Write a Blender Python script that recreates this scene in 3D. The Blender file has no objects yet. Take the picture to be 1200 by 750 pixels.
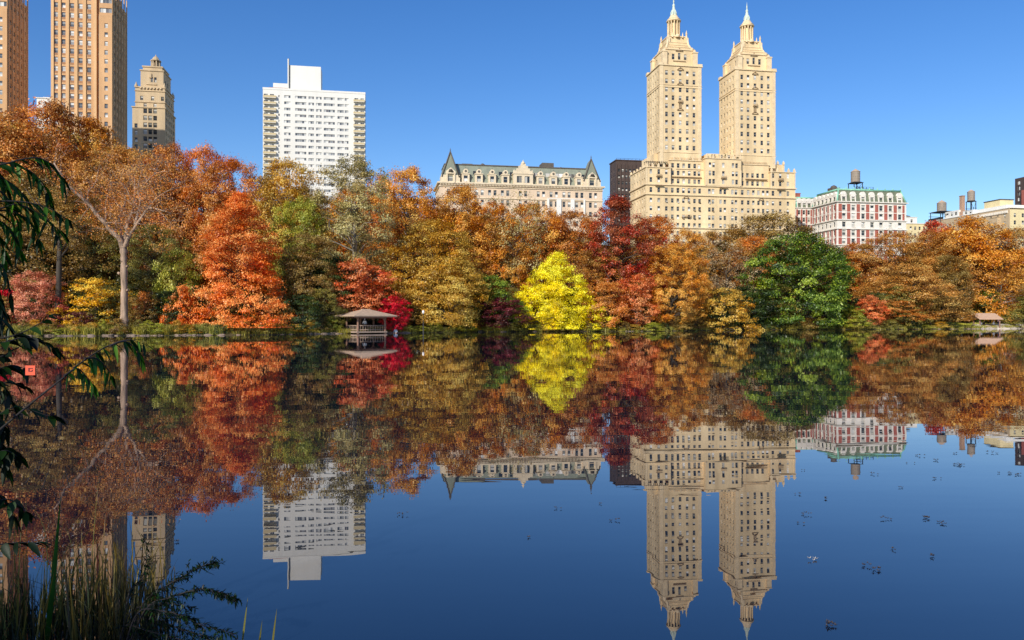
import bpy, math, random
import numpy as np
from mathutils import Vector, Matrix, Quaternion
R = math.radians
scn = bpy.context.scene
col = scn.collection
rnd = random.Random(7)
F = 900.0; CX = 600.0; HY = 374.0; EYE = 2.0          # photo focal length in px, principal column, horizon row, eye height

# ------------------------------------------------------------------ measuring helpers
def PX(px, d): return (px - CX) / F * d
def PZ(py, d): return EYE + (HY - py) / F * d
def P3(px, py, d): return Vector((PX(px, d), d, PZ(py, d)))
def lin(c):
    return tuple(((v/255)/12.92 if v/255 <= .04045 else ((v/255+.055)/1.055)**2.4) for v in c)

# ------------------------------------------------------------------ tagging
def tag(o, label=None, cat=None, group=None, kind=None):
    if label: o['label'] = label
    if cat: o['category'] = cat
    if group: o['group'] = group
    if kind: o['kind'] = kind
    return o
def empty(name, loc=(0,0,0), rz=0, label=None, cat=None, group=None):
    o = bpy.data.objects.new(name, None); col.objects.link(o)
    o.location = loc; o.rotation_euler = (0,0,rz); o.empty_display_size = .5
    return tag(o, label, cat, group)
def copy_tree(o, parent=None):
    c = o.copy(); col.objects.link(c); c.parent = parent
    for ch in list(o.children): copy_tree(ch, c)
    return c

# ------------------------------------------------------------------ mesh builder
class MB:
    def __init__(s): s.v=[]; s.f=[]; s.m=[]; s.sm=[]
    def quad(s, a,b,c,d, m=0, sm=False):
        n=len(s.v); s.v += [tuple(a),tuple(b),tuple(c),tuple(d)]; s.f.append((n,n+1,n+2,n+3)); s.m.append(m); s.sm.append(sm)
    def tri(s, a,b,c, m=0):
        n=len(s.v); s.v += [tuple(a),tuple(b),tuple(c)]; s.f.append((n,n+1,n+2)); s.m.append(m); s.sm.append(False)
    def box(s, x0,y0,z0,x1,y1,z1, m=0, M=None):
        n=len(s.v)
        vs=[(x0,y0,z0),(x1,y0,z0),(x1,y1,z0),(x0,y1,z0),(x0,y0,z1),(x1,y0,z1),(x1,y1,z1),(x0,y1,z1)]
        if M is not None: vs=[tuple(M@Vector(v)) for v in vs]
        s.v+=vs
        for f in ((0,3,2,1),(4,5,6,7),(0,1,5,4),(1,2,6,5),(2,3,7,6),(3,0,4,7)):
            s.f.append(tuple(n+i for i in f)); s.m.append(m); s.sm.append(False)
    def tube(s, pts, rad, n=8, m=0, cap=True):
        pts=[Vector(p) for p in pts]; base=len(s.v)
        up=None
        for i,p in enumerate(pts):
            d=(pts[min(i+1,len(pts)-1)]-pts[max(i-1,0)])
            d = d.normalized() if d.length>1e-9 else Vector((0,0,1))
            if up is None:
                up = Vector((1,0,0)) if abs(d.x)<.9 else Vector((0,1,0))
            a=(up-d*up.dot(d)).normalized(); b=d.cross(a); up=a
            for k in range(n):
                t=2*math.pi*k/n; s.v.append(tuple(p+(a*math.cos(t)+b*math.sin(t))*rad[i]))
        for i in range(len(pts)-1):
            for k in range(n):
                a0=base+i*n+k; a1=base+i*n+(k+1)%n
                s.f.append((a0,a1,a1+n,a0+n)); s.m.append(m); s.sm.append(n>5)
        if cap:
            s.f.append(tuple(base+(n-1-k) for k in range(n))); s.m.append(m); s.sm.append(False)
            e=base+(len(pts)-1)*n; s.f.append(tuple(e+k for k in range(n))); s.m.append(m); s.sm.append(False)
    def lathe(s, prof, c=(0,0,0), n=20, m=0, ph=0, sm=True):
        base=len(s.v)
        for r,z in prof:
            for k in range(n):
                t=2*math.pi*k/n+ph; s.v.append((c[0]+r*math.cos(t), c[1]+r*math.sin(t), c[2]+z))
        for i in range(len(prof)-1):
            for k in range(n):
                a=base+i*n+k; b=base+i*n+(k+1)%n
                s.f.append((a,b,b+n,a+n)); s.m.append(m); s.sm.append(sm)
        s.f.append(tuple(base+(len(prof)-1)*n+k for k in range(n))); s.m.append(m); s.sm.append(False)
    def raw(s, vs, fs, ms, M=None):
        n=len(s.v)
        s.v += [tuple(M@Vector(v)) for v in vs] if M is not None else [tuple(v) for v in vs]
        s.f += [tuple(n+i for i in f) for f in fs]; s.m += ms; s.sm += [False]*len(fs)
    def mesh(s, name, mats):
        me=bpy.data.meshes.new(name); me.from_pydata(s.v,[],s.f)
        for m in (mats if isinstance(mats,(list,tuple)) else [mats]): me.materials.append(m)
        me.polygons.foreach_set('material_index', s.m); me.polygons.foreach_set('use_smooth', s.sm)
        me.update(); return me
    def build(s, name, mats, parent=None, loc=(0,0,0), rz=0):
        o=bpy.data.objects.new(name, s.mesh(name,mats)); col.objects.link(o)
        o.location=loc; o.rotation_euler=(0,0,rz)
        if parent: o.parent=parent
        return o

# ------------------------------------------------------------------ materials
def newmat(name):
    m=bpy.data.materials.new(name); m.use_nodes=True; nt=m.node_tree; nt.nodes.clear()
    out=nt.nodes.new('ShaderNodeOutputMaterial'); return m,nt,out
def N(nt,t,**k):
    n=nt.nodes.new(t)
    for a,b in k.items(): setattr(n,a,b)
    return n
def ramp(nt, stops, interp='LINEAR'):
    r=N(nt,'ShaderNodeValToRGB'); r.color_ramp.interpolation=interp
    e=r.color_ramp.elements
    while len(e)<len(stops): e.new(.5)
    for i,(p,c) in enumerate(stops):
        e[i].position=p; e[i].color=(*c,1)
    return r
def surf(name, c, rough=.85, var=.15, scale=.6, streak=False, bump=0, c2=None, metal=0, big=.0):
    """rough surface: base colour mottled by two noises, optional vertical weather streaks"""
    m,nt,out=newmat(name); L=nt.links.new
    b=N(nt,'ShaderNodeBsdfPrincipled'); b.inputs['Roughness'].default_value=rough; b.inputs['Metallic'].default_value=metal
    tc=N(nt,'ShaderNodeTexCoord'); mp=N(nt,'ShaderNodeMapping')
    mp.inputs['Scale'].default_value=(1,1,.12 if streak else 1); L(tc.outputs['Object'],mp.inputs[0])
    n1=N(nt,'ShaderNodeTexNoise'); n1.inputs['Scale'].default_value=scale; n1.inputs['Detail'].default_value=6; n1.inputs['Roughness'].default_value=.65
    L(mp.outputs[0],n1.inputs['Vector'])
    lo=tuple(v*(1-var*1.6) for v in c); hi=tuple(min(1,v*(1+var)) for v in (c2 or c))
    r=ramp(nt,[(.3,lo),(.7,hi)]); L(n1.outputs['Fac'],r.inputs[0])
    n2=N(nt,'ShaderNodeTexNoise'); n2.inputs['Scale'].default_value=scale*6; n2.inputs['Detail'].default_value=3; L(tc.outputs['Object'],n2.inputs['Vector'])
    mr=N(nt,'ShaderNodeMapRange'); mr.inputs[3].default_value=1-var; mr.inputs[4].default_value=1+var*.6; L(n2.outputs['Fac'],mr.inputs[0])
    mx=N(nt,'ShaderNodeMix',data_type='RGBA',blend_type='MULTIPLY'); mx.inputs[0].default_value=1
    L(r.outputs[0],mx.inputs[6]); L(mr.outputs[0],mx.inputs[7]); L(mx.outputs[2],b.inputs['Base Color'])
    if bump:
        bp=N(nt,'ShaderNodeBump'); bp.inputs['Distance'].default_value=bump; L(n2.outputs['Fac'],bp.inputs['Height']); L(bp.outputs[0],b.inputs['Normal'])
    L(b.outputs[0],out.inputs[0]); return m
def leafmat(name, pal, trans=.3, gloss=.04, hue=.032, gain=1.2):
    """foliage: three-colour ramp driven by a per-leaf tint attribute, part translucent"""
    m,nt,out=newmat(name); L=nt.links.new
    at=N(nt,'ShaderNodeAttribute',attribute_name='tint'); oi=N(nt,'ShaderNodeObjectInfo')
    mr=N(nt,'ShaderNodeMapRange'); mr.inputs[3].default_value=-.12; mr.inputs[4].default_value=.12; L(oi.outputs['Random'],mr.inputs[0])
    ad=N(nt,'ShaderNodeMath',operation='ADD'); L(at.outputs['Fac'],ad.inputs[0]); L(mr.outputs[0],ad.inputs[1])
    a,b,c=[lin(p) for p in pal]
    r=ramp(nt,[(.12,a),(.52,b),(.92,c)]); L(ad.outputs[0],r.inputs[0])
    tc=N(nt,'ShaderNodeTexCoord'); ns=N(nt,'ShaderNodeTexNoise'); ns.noise_dimensions='4D'; ns.inputs['Scale'].default_value=.23; ns.inputs['Detail'].default_value=4; ns.inputs['Roughness'].default_value=.65
    L(tc.outputs['Object'],ns.inputs['Vector']); wm=N(nt,'ShaderNodeMath',operation='MULTIPLY'); wm.inputs[1].default_value=50; L(oi.outputs['Random'],wm.inputs[0]); L(wm.outputs[0],ns.inputs['W'])
    h=N(nt,'ShaderNodeHueSaturation'); hr=N(nt,'ShaderNodeMapRange'); hr.inputs[1].default_value=.28; hr.inputs[2].default_value=.72; hr.inputs[3].default_value=.5-hue*.8; hr.inputs[4].default_value=.5+hue*.95; L(ns.outputs['Fac'],hr.inputs[0]); L(hr.outputs[0],h.inputs['Hue'])
    sr=N(nt,'ShaderNodeMapRange'); sr.inputs[1].default_value=.3; sr.inputs[2].default_value=.7; sr.inputs[3].default_value=1.12; sr.inputs[4].default_value=.93; L(ns.outputs['Fac'],sr.inputs[0]); L(sr.outputs[0],h.inputs['Saturation'])
    h.inputs['Value'].default_value=gain; L(r.outputs[0],h.inputs['Color'])
    d=N(nt,'ShaderNodeBsdfDiffuse'); L(h.outputs[0],d.inputs[0])
    t=N(nt,'ShaderNodeBsdfTranslucent'); L(h.outputs[0],t.inputs[0])
    mx=N(nt,'ShaderNodeMixShader'); mx.inputs[0].default_value=trans; L(d.outputs[0],mx.inputs[1]); L(t.outputs[0],mx.inputs[2])
    g=N(nt,'ShaderNodeBsdfGlossy'); g.inputs['Roughness'].default_value=.45
    m2=N(nt,'ShaderNodeMixShader'); m2.inputs[0].default_value=gloss; L(mx.outputs[0],m2.inputs[1]); L(g.outputs[0],m2.inputs[2])
    L(m2.outputs[0],out.inputs[0]); return m
def paintmat(name,c,rough=.5): return surf(name,c,rough,.06,2)

M={}
M['limestone']=surf('limestone_brick',(.78,.575,.315),.9,.16,.12,True,c2=(.86,.66,.385))
M['limetrim']=surf('limestone_trim',(.80,.62,.38),.85,.12,.5)
M['limedark']=surf('weathered_ornament',(.36,.25,.14),.9,.2,1.2)
M['copper']=surf('pale_copper',(.60,.68,.57),.6,.12,1.5)
M['tanbrick']=surf('tan_brick',(.66,.37,.17),.9,.12,.15,True,c2=(.70,.42,.21))
M['tanspan']=surf('brown_spandrel',(.40,.20,.10),.9,.12,.4)
M['tanpier']=surf('tan_pier',(.74,.45,.22),.9,.1,.3,True)
M['creambrick']=surf('cream_brick',(.60,.45,.27),.9,.14,.2,True)
M['white']=surf('white_glazed_brick',(.80,.775,.70),.6,.05,.2,True)
M['balcony']=surf('beige_balcony_panel',(.62,.50,.28),.7,.08,1)
M['pinkstone']=surf('buff_pink_brick',(.76,.575,.40),.9,.10,.2,True)
M['bufftrim']=surf('buff_trim',(.78,.64,.44),.85,.12,.6)
M['slate']=surf('green_grey_slate',(.25,.27,.20),.7,.15,.8,True)
M['slatedark']=surf('dark_slate_edge',(.12,.10,.08),.7,.15,.8)
M['sheet']=surf('white_sheeting',(.84,.80,.72),.7,.05,.5)
M['brownbrick']=surf('dark_brown_brick',(.085,.055,.045),.8,.2,.3,True)
M['redbrick']=surf('red_brick_panel',(.42,.12,.085),.9,.15,1)
M['whitestone']=surf('white_stone',(.82,.76,.66),.85,.08,.5)
M['greencopper']=surf('green_copper_edge',(.26,.58,.42),.6,.15,1)
M['mansard']=surf('olive_grey_slate_roof',(.17,.19,.12),.75,.2,1)
M['yellowstucco']=surf('yellow_stucco',(.80,.66,.36),.9,.08,.3,True)
M['tanwall']=surf('tan_party_wall',(.58,.44,.27),.9,.12,.3,True)
M['roof']=surf('tar_roof',(.08,.075,.07),.9,.2,.5)
M['tankwood']=surf('grey_tank_boards',(.33,.27,.21),.85,.2,2.5,True)
M['steel']=surf('black_steel',(.03,.03,.03),.5,.15,2)
M['chimneybrick']=surf('chimney_brick',(.48,.30,.20),.9,.15,1)
M['wood']=surf('weathered_wood',(.27,.15,.10),.8,.2,2.5)
M['railwood']=surf('pale_rail_wood',(.36,.26,.19),.8,.15,2.5)
M['shingle']=surf('cedar_shingle',(.50,.36,.24),.85,.15,3)
M['shingle2']=surf('pink_tan_shingle',(.52,.33,.21),.85,.12,3)
M['stone']=surf('shore_stone',(.27,.20,.145),.95,.25,1.2,bump=.05)
M['bark']=surf('dark_bark',(.07,.055,.04),.95,.3,2,True)
M['darkstem']=surf('dark_stem',(.022,.018,.018),.9,.3,8)
M['greybark']=surf('grey_bark',(.28,.24,.19),.95,.25,2,True)
M['palebark']=surf('pale_bark',(.44,.30,.20),.9,.45,3.5,True,bump=.03)
M['globe']=surf('white_globe',(.85,.85,.82),.3,.03,2)
M['skin']=surf('skin',(.50,.29,.20),.6,.05,8)
M['hair']=surf('dark_hair',(.03,.02,.015),.7,.1,10)
for n_,c_ in dict(white=(.8,.8,.8),dark=(.03,.03,.035),denim=(.06,.09,.16),red=(.65,.06,.07),blue=(.45,.52,.62),pink=(.7,.4,.45),tan=(.4,.3,.2)).items():
    M['cloth_'+n_]=surf('cloth_'+n_,c_,.9,.08,8)
def glassmat(stops,name='window_pane'):
    m,nt,out=newmat(name); L=nt.links.new
    oi=N(nt,'ShaderNodeObjectInfo'); ge=N(nt,'ShaderNodeNewGeometry')
    ad=N(nt,'ShaderNodeMath',operation='ADD'); L(oi.outputs['Random'],ad.inputs[0]); L(ge.outputs['Random Per Island'],ad.inputs[1])
    fr=N(nt,'ShaderNodeMath',operation='FRACT'); L(ad.outputs[0],fr.inputs[0])
    r=ramp(nt,stops,'CONSTANT'); L(fr.outputs[0],r.inputs[0])
    b=N(nt,'ShaderNodeBsdfPrincipled'); b.inputs['Roughness'].default_value=.12; L(r.outputs[0],b.inputs['Base Color'])
    L(b.outputs[0],out.inputs[0]); return m
M['glass']=glassmat([(0,(.03,.035,.04)),(.38,(.08,.08,.075)),(.56,(.22,.21,.18)),(.70,(.50,.48,.42)),(.88,(.78,.76,.70))])
M['glasspale']=glassmat([(0,(.10,.11,.12)),(.25,(.28,.29,.29)),(.5,(.50,.50,.47)),(.72,(.72,.71,.66)),(.9,(.16,.15,.15))],'pale_window_pane')
M['framew']=surf('white_window_frame',(.70,.68,.62),.6,.06,2)
M['frame']=surf('window_frame',(.45,.42,.36),.6,.1,2)
M['framed']=surf('window_frame_dark',(.14,.12,.10),.6,.1,2)

# ------------------------------------------------------------------ world, sun, camera
SUN_AZ=R(28); SUN_EL=R(31)                                # sun behind the camera and to its left
w=bpy.data.worlds.new('World'); scn.world=w; w.use_nodes=True
nt=w.node_tree; nt.nodes.clear()
sky=nt.nodes.new('ShaderNodeTexSky'); sky.sky_type='NISHITA'; sky.sun_disc=False
sky.sun_elevation=SUN_EL; sky.sun_rotation=math.pi+SUN_AZ
sky.air_density=1.0; sky.dust_density=0.35; sky.ozone_density=3.2; sky.altitude=0
hs=nt.nodes.new('ShaderNodeHueSaturation'); hs.inputs['Saturation'].default_value=1.3; hs.inputs['Value'].default_value=1.12; hs.inputs['Hue'].default_value=.511
bg=nt.nodes.new('ShaderNodeBackground'); bg.inputs[1].default_value=.135
wo=nt.nodes.new('ShaderNodeOutputWorld')
nt.links.new(sky.outputs[0],hs.inputs['Color']); nt.links.new(hs.outputs[0],bg.inputs[0]); nt.links.new(bg.outputs[0],wo.inputs[0])
sd=bpy.data.lights.new('sun','SUN'); sd.energy=4.7; sd.angle=R(.53); sd.color=(1,.935,.83)
so=bpy.data.objects.new('sun',sd); col.objects.link(so)
tosun=Vector((-math.sin(SUN_AZ)*math.cos(SUN_EL),-math.cos(SUN_AZ)*math.cos(SUN_EL),math.sin(SUN_EL)))
so.rotation_euler=tosun.to_track_quat('Z','Y').to_euler(); so.location=(-20,-30,40)
cd=bpy.data.cameras.new('camera'); cam=bpy.data.objects.new('camera',cd); col.objects.link(cam)
cam.location=(0,0,EYE); cam.rotation_euler=(R(90),0,0)
cd.sensor_fit='HORIZONTAL'; cd.sensor_width=36; cd.lens=36*F/1200; cd.shift_y=-(HY-375)/1200*-1
cd.clip_start=.05; cd.clip_end=8000
scn.camera=cam
scn.view_settings.view_transform='Standard'; scn.view_settings.look='None'; scn.view_settings.exposure=0

# ------------------------------------------------------------------ terrain and water
SH=[(-300,86),(-100,88),(0,90),(145,92.5),(300,97),(380,104),(420,107.5),(470,111),(560,120),(650,124),(760,126),(810,133),(870,143),(1000,150),(1100,154),(1200,162),(1400,166)]
SHX=[PX(p,d) for p,d in SH]; SHY=[d for p,d in SH]
def shore(x):
    return float(np.interp(x,SHX,SHY))+.45*math.sin(x*.9)+.3*math.sin(x*2.3+1)+.15*math.sin(x*5.1)
def near(x):
    return 3.0+1.55*max(0,min(1,(-x-1.3)/.9))+.12*math.sin(x*3)
def gz(x,y):
    t=y-shore(x)
    if t<0: return -.9
    cap=11 if x<-40 else (11-5*min(1,(x+40)/60))
    k=.105 if x<0 else .05
    z=.35*min(1,t/1.0)+k*max(0,t-1)
    z=cap*(1-math.exp(-z/cap))
    return z+.12*math.sin(x*.7+y*.3)*min(1,t/5)+.1*math.sin(x*.31-y*.9)*min(1,t/5)
xs=[-4000,-1500,-700,-400]+list(np.arange(-260,260,1.6))+[400,700,1500,4000]
g=MB(); rows=[]
def lakeclamp(x,z): return z if abs(x)<500 else max(z,.6)
for x in xs:
    s=shore(x); n=near(x); c=[]
    for y in (-3000,-400,-60,-20,-5,n-3,n-1.2,n-.5,n-.15,n,n+.4,n+1.5,n+5): 
        z={n-.15:.1,n-.5:.28,n-1.2:.42,n:-.02,n+.4:-.25,n+1.5:-.8,n+5:-1.2}.get(y,.45)
        c.append((x,y,lakeclamp(x,z)))
    for t in (-20,-4,-1,-.3): c.append((x,s+t,lakeclamp(x,{-20:-1.2,-4:-1,-1:-.5,-.3:-.12}[t])))
    for t in (0.02,.25,.6,1,2,3,4.5,6,8,10,13,16,20,25,30,36,44,54,66,80,100,130,170,220,300,600,1500,5000):
        yy=s+t; z=gz(x,yy) if t>.1 else .02
        c.append((x,yy,lakeclamp(x,z)))
    rows.append(c)
nr=len(rows[0]); g.v=[v for c in rows for v in c]
for i in range(len(xs)-1):
    for j in range(nr-1):
        a=i*nr+j; g.f.append((a,a+nr,a+nr+1,a+1)); g.m.append(0); g.sm.append(True)
def groundmat():
    m,nt,out=newmat('leaf_strewn_ground'); L=nt.links.new
    tc=N(nt,'ShaderNodeTexCoord'); n1=N(nt,'ShaderNodeTexNoise'); n1.inputs['Scale'].default_value=.12; n1.inputs['Detail'].default_value=8; L(tc.outputs['Object'],n1.inputs['Vector'])
    n2=N(nt,'ShaderNodeTexNoise'); n2.inputs['Scale'].default_value=5; n2.inputs['Detail'].default_value=6; n2.inputs['Roughness'].default_value=.8; L(tc.outputs['Object'],n2.inputs['Vector'])
    r1=ramp(nt,[(.35,(.05,.035,.02)),(.5,(.10,.085,.03)),(.65,(.09,.10,.03))]); L(n1.outputs['Fac'],r1.inputs[0])
    r2=ramp(nt,[(.35,(.35,.3,.25)),(.55,(1,1,1)),(.75,(2.2,1.5,.8))]); L(n2.outputs['Fac'],r2.inputs[0])
    mx=N(nt,'ShaderNodeMix',data_type='RGBA',blend_type='MULTIPLY'); mx.inputs[0].default_value=1; L(r1.outputs[0],mx.inputs[6]); L(r2.outputs[0],mx.inputs[7])
    b=N(nt,'ShaderNodeBsdfPrincipled'); b.inputs['Roughness'].default_value=.95; L(mx.outputs[2],b.inputs['Base Color'])
    bp=N(nt,'ShaderNodeBump'); bp.inputs['Distance'].default_value=.08; L(n2.outputs['Fac'],bp.inputs['Height']); L(bp.outputs[0],b.inputs['Normal'])
    L(b.outputs[0],out.inputs[0]); return m
tag(g.build('ground',groundmat()),kind='structure')

def watermat():
    m,nt,out=newmat('still_lake_water'); L=nt.links.new
    tc=N(nt,'ShaderNodeTexCoord')
    def noise(scale,detail,sx=1,sy=1,rough=.5):
        mp=N(nt,'ShaderNodeMapping'); mp.inputs['Scale'].default_value=(sx,sy,1); L(tc.outputs['Object'],mp.inputs[0])
        n=N(nt,'ShaderNodeTexNoise'); n.inputs['Scale'].default_value=scale; n.inputs['Detail'].default_value=detail; n.inputs['Roughness'].default_value=rough
        L(mp.outputs[0],n.inputs['Vector']); return n
    a=noise(.8,2,.5,1.2,.4); b=noise(3.2,1,.3,1.6)
    b1=N(nt,'ShaderNodeBump'); b1.inputs['Strength'].default_value=1; b1.inputs['Distance'].default_value=.0020; L(a.outputs['Fac'],b1.inputs['Height'])
    b2=N(nt,'ShaderNodeBump'); b2.inputs['Strength'].default_value=1; b2.inputs['Distance'].default_value=.00022; L(b.outputs['Fac'],b2.inputs['Height']); L(b1.outputs[0],b2.inputs['Normal'])
    d=N(nt,'ShaderNodeBsdfDiffuse'); d.inputs[0].default_value=(.004,.009,.020,1)
    gl=N(nt,'ShaderNodeBsdfGlossy'); gl.inputs['Roughness'].default_value=.0; gl.inputs[0].default_value=(.99,.97,.99,1); L(b2.outputs[0],gl.inputs['Normal'])
    fr=N(nt,'ShaderNodeFresnel'); fr.inputs[0].default_value=1.92; L(b2.outputs[0],fr.inputs['Normal'])
    mx=N(nt,'ShaderNodeMixShader'); L(fr.outputs[0],mx.inputs[0]); L(d.outputs[0],mx.inputs[1]); L(gl.outputs[0],mx.inputs[2])
    L(mx.outputs[0],out.inputs[0]); return m
wt=MB(); wt.quad((-500,2,0),(500,2,0),(500,185,0),(-500,185,0))
tag(wt.build('lake_water',watermat()),kind='structure')

# ------------------------------------------------------------------ buildings
TH=R(10)
def plane_d(px): k=(px-CX)/F; return 324.7/(1-.1763*k)
def win_geo(w,h,style='sash'):
    b=MB(); t=.07 if style!='fine' else .05; d=.08
    x0,x1,z0,z1=-w/2,w/2,-h/2,h/2
    b.box(x0,-d,z0,x0+t,0,z1,1); b.box(x1-t,-d,z0,x1,0,z1,1); b.box(x0+t,-d,z1-t,x1-t,0,z1,1); b.box(x0+t,-d,z0,x1-t,0,z0+t,1)
    if style=='wide':
        n=max(2,round(w/1.1))
        for i in range(1,n):
            xx=x0+w*i/n; b.box(xx-.05,-d+.01,z0+t,xx+.05,0,z1-t,1)
            b.quad((x0+w*(i-1)/n+.05,-.02,z0+t),(xx-.05,-.02,z0+t),(xx-.05,-.02,z1-t),(x0+w*(i-1)/n+.05,-.02,z1-t),0)
        b.quad((x0+w*(n-1)/n+.05,-.02,z0+t),(x1-t,-.02,z0+t),(x1-t,-.02,z1-t),(x0+w*(n-1)/n+.05,-.02,z1-t),0)
    else:
        zm=(z0+z1)/2+.04*h
        b.box(x0+t,-d+.01,zm-.05,x1-t,0,zm+.05,1)
        b.quad((x0+t,-.02,z0+t),(x1-t,-.02,z0+t),(x1-t,-.02,zm-.05),(x0+t,-.02,zm-.05),0)
        b.quad((x0+t,-.045,zm+.05),(x1-t,-.045,zm+.05),(x1-t,-.045,z1-t),(x0+t,-.045,z1-t),0)
    return b
class Bld:
    def __init__(s,name,loc,rz,label,cat,fm='frame'):
        s.root=empty(name,loc,rz,label,cat); s.parts={}; s.w=[]; s.fm=fm; s.gm='glass'
    def mb(s,part,mat):
        if part not in s.parts: s.parts[part]=(MB(),mat)
        return s.parts[part][0]
    def face(s,b,p,q,z0,z1,wins=(),m=0,inset=.32,style='sash'):
        """wall from p to q (outside on the right hand) with real openings; wins=[(u,z,w,h)] centres"""
        p=Vector((p[0],p[1],0)); q=Vector((q[0],q[1],0)); L=(q-p).length; d=(q-p)/L; n=Vector((d.y,-d.x,0))
        wins=[a for a in wins if a[0]-a[2]/2>.05 and a[0]+a[2]/2<L-.05 and a[1]-a[3]/2>z0+.02 and a[1]+a[3]/2<z1-.02]
        us=sorted({0,L}|{round(a[0]-a[2]/2,3) for a in wins}|{round(a[0]+a[2]/2,3) for a in wins})
        zs=sorted({z0,z1}|{round(a[1]-a[3]/2,3) for a in wins}|{round(a[1]+a[3]/2,3) for a in wins})
        import bisect
        holes=set()
        for a in wins:
            ia=us.index(round(a[0]-a[2]/2,3)); ib=us.index(round(a[0]+a[2]/2,3)); ja=zs.index(round(a[1]-a[3]/2,3)); jb=zs.index(round(a[1]+a[3]/2,3))
            for i in range(ia,ib):
                for j in range(ja,jb): holes.add((i,j))
        P=lambda u,z,o=0: p+d*u-n*o+Vector((0,0,z))
        for j in range(len(zs)-1):
            i=0
            while i<len(us)-1:
                if (i,j) in holes: i+=1; continue
                k=i
                while k+1<len(us)-1 and (k+1,j) not in holes: k+=1
                b.quad(P(us[i],zs[j]),P(us[k+1],zs[j]),P(us[k+1],zs[j+1]),P(us[i],zs[j+1]),m); i=k+1
        rz=math.atan2(n.x,-n.y)
        for (u,z,w_,h_,*st) in wins:
            u0,u1,a0,a1=u-w_/2,u+w_/2,z-h_/2,z+h_/2
            b.quad(P(u0,a0),P(u1,a0),P(u1,a0,inset),P(u0,a0,inset),m); b.quad(P(u0,a1,inset),P(u1,a1,inset),P(u1,a1),P(u0,a1),m)
            b.quad(P(u0,a0),P(u0,a0,inset),P(u0,a1,inset),P(u0,a1),m); b.quad(P(u1,a0,inset),P(u1,a0),P(u1,a1),P(u1,a1,inset),m)
            s.w.append((P(u,z,inset),rz,round(w_,2),round(h_,2),st[0] if st else style))
    def block(s,part,mat,x0,y0,x1,y1,z0,z1,front=(),left=(),right=(),roof=True):
        b=s.mb(part,mat)
        s.face(b,(x0,y0),(x1,y0),z0,z1,front); s.face(b,(x1,y0),(x1,y1),z0,z1,right)
        s.face(b,(x1,y1),(x0,y1),z0,z1); s.face(b,(x0,y1),(x0,y0),z0,z1,left)
        if roof: b.quad((x0,y0,z1),(x1,y0,z1),(x1,y1,z1),(x0,y1,z1))
    def ablock(s,part,mat,x0,y0,x1,y1,z0,z1,front=(),left=(),right=()):
        s.block(part,mat,x0,y0,x1,y1,z0,z1,[(a[0]-x0,*a[1:]) for a in front],left,right)
    def ledge(s,part,mat,x0,y0,x1,y1,z,h=.6,o=.45):
        b=s.mb(part,mat); b.box(x0-o,y0-o,z,x1+o,y1+o,z+h)
    def done(s):
        PAT=('brick_panel','spandrel','pier','sill','spandrel_strip','bracket','bay')
        host=next((k for k in s.parts if k.split('|')[0] in ('wall','tower','side_wall')),None)
        hb,hm=s.parts[host]; mats_=[hm]
        for k in [k for k in s.parts if k.split('|')[0] in PAT]:
            b,m_=s.parts.pop(k)
            if m_ not in mats_: mats_.append(m_)
            n=len(hb.v); hb.v+=b.v; hb.f+=[tuple(n+i for i in f) for f in b.f]; hb.m+=[mats_.index(m_)]*len(b.f); hb.sm+=b.sm
        s.parts[host]=(hb,mats_)
        for part,(b,mat) in s.parts.items():
            if b.v: b.build(part.split('|')[0],mat,s.root)
        s.w.sort(key=lambda a:(abs(a[1])>.1, -a[0].z))
        cache={}
        mats=[M[s.gm],M[s.fm]]
        for a in s.w[:100]:
            k=a[2:5]
            if k not in cache: cache[k]=win_geo(*k).mesh('window',mats)
            o=bpy.data.objects.new('window',cache[k]); col.objects.link(o); o.parent=s.root; o.location=a[0]; o.rotation_euler=(0,0,a[1])
        if len(s.w)>100:
            b=MB(); gc={}
            for a in s.w[100:]:
                k=a[2:5]
                if k not in gc: gc[k]=win_geo(*k)
                q=gc[k]; b.raw(q.v,q.f,q.m,Matrix.Translation(a[0])@Matrix.Rotation(a[1],4,'Z'))
            tag(b.build('window',mats,s.root),kind='stuff')
        return s.root
def grid(cols,rows,w,h,st='sash'): return [(u,z,w,h,st) for z in rows for u in cols]
def lin_sp(a,b,n): return [a+(b-a)*i/(n-1) for i in range(n)] if n>1 else [a]
G=8.0                                                     # street level of the avenue behind the park

# ---- twin-towered apartment house
D0=335; X0=PX(757,D0)
def fu(px,X=X0,Y=D0): k=(px-CX)/F; return (k*Y-X)/(math.cos(TH)-k*math.sin(TH))
def zat(py,u,v=0,Y=D0): return EYE+(HY-py)/F*(Y+u*math.sin(TH)+v*math.cos(TH))
B=Bld('apartment_building',(X0,D0,0),TH,'wide cream limestone apartment house rising into two tall matching spired towers','building')
W=fu(932); DP=21; LM=M['limestone']; TR=M['limetrim']
e1=fu(786); c0=fu(826); c1=fu(868); e2=fu(903)
zc1=zat(216.4,0); zc2=zat(227.6,0); fl=3.58
colsF=[2.3,5.9,9.4]+[fu(p) for p in (788,794.5,801,807.5,814,820)]+[c0+2.2,c0+3.9,(c0+c1)/2-1,(c0+c1)/2+1,c1-3.9,c1-2.2]+[fu(p) for p in (870,877,883,889,894.5,899.5)]+[fu(p) for p in (906,914.5,923.5)]
rowsF=[zc2-2.4-fl*i for i in range(9)]
colsL=[2.5,6,9.5,13,16.5,19]
B.block('wall',LM,0,0,W,DP,G-1,zc1,grid(colsF,rowsF,1.25,1.9)+grid(colsF,[(zc1+zc2)/2],1.3,2.2),grid(colsL,rowsF,1.2,1.8)+grid(colsL,[(zc1+zc2)/2],1.2,2.0),grid(colsL,rowsF,1.2,1.8))
for z in (zc1,zc2-.1,zc2-fl*4.05): B.ledge('cornice',TR,0,0,W,DP,z,.45,.5)
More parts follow.
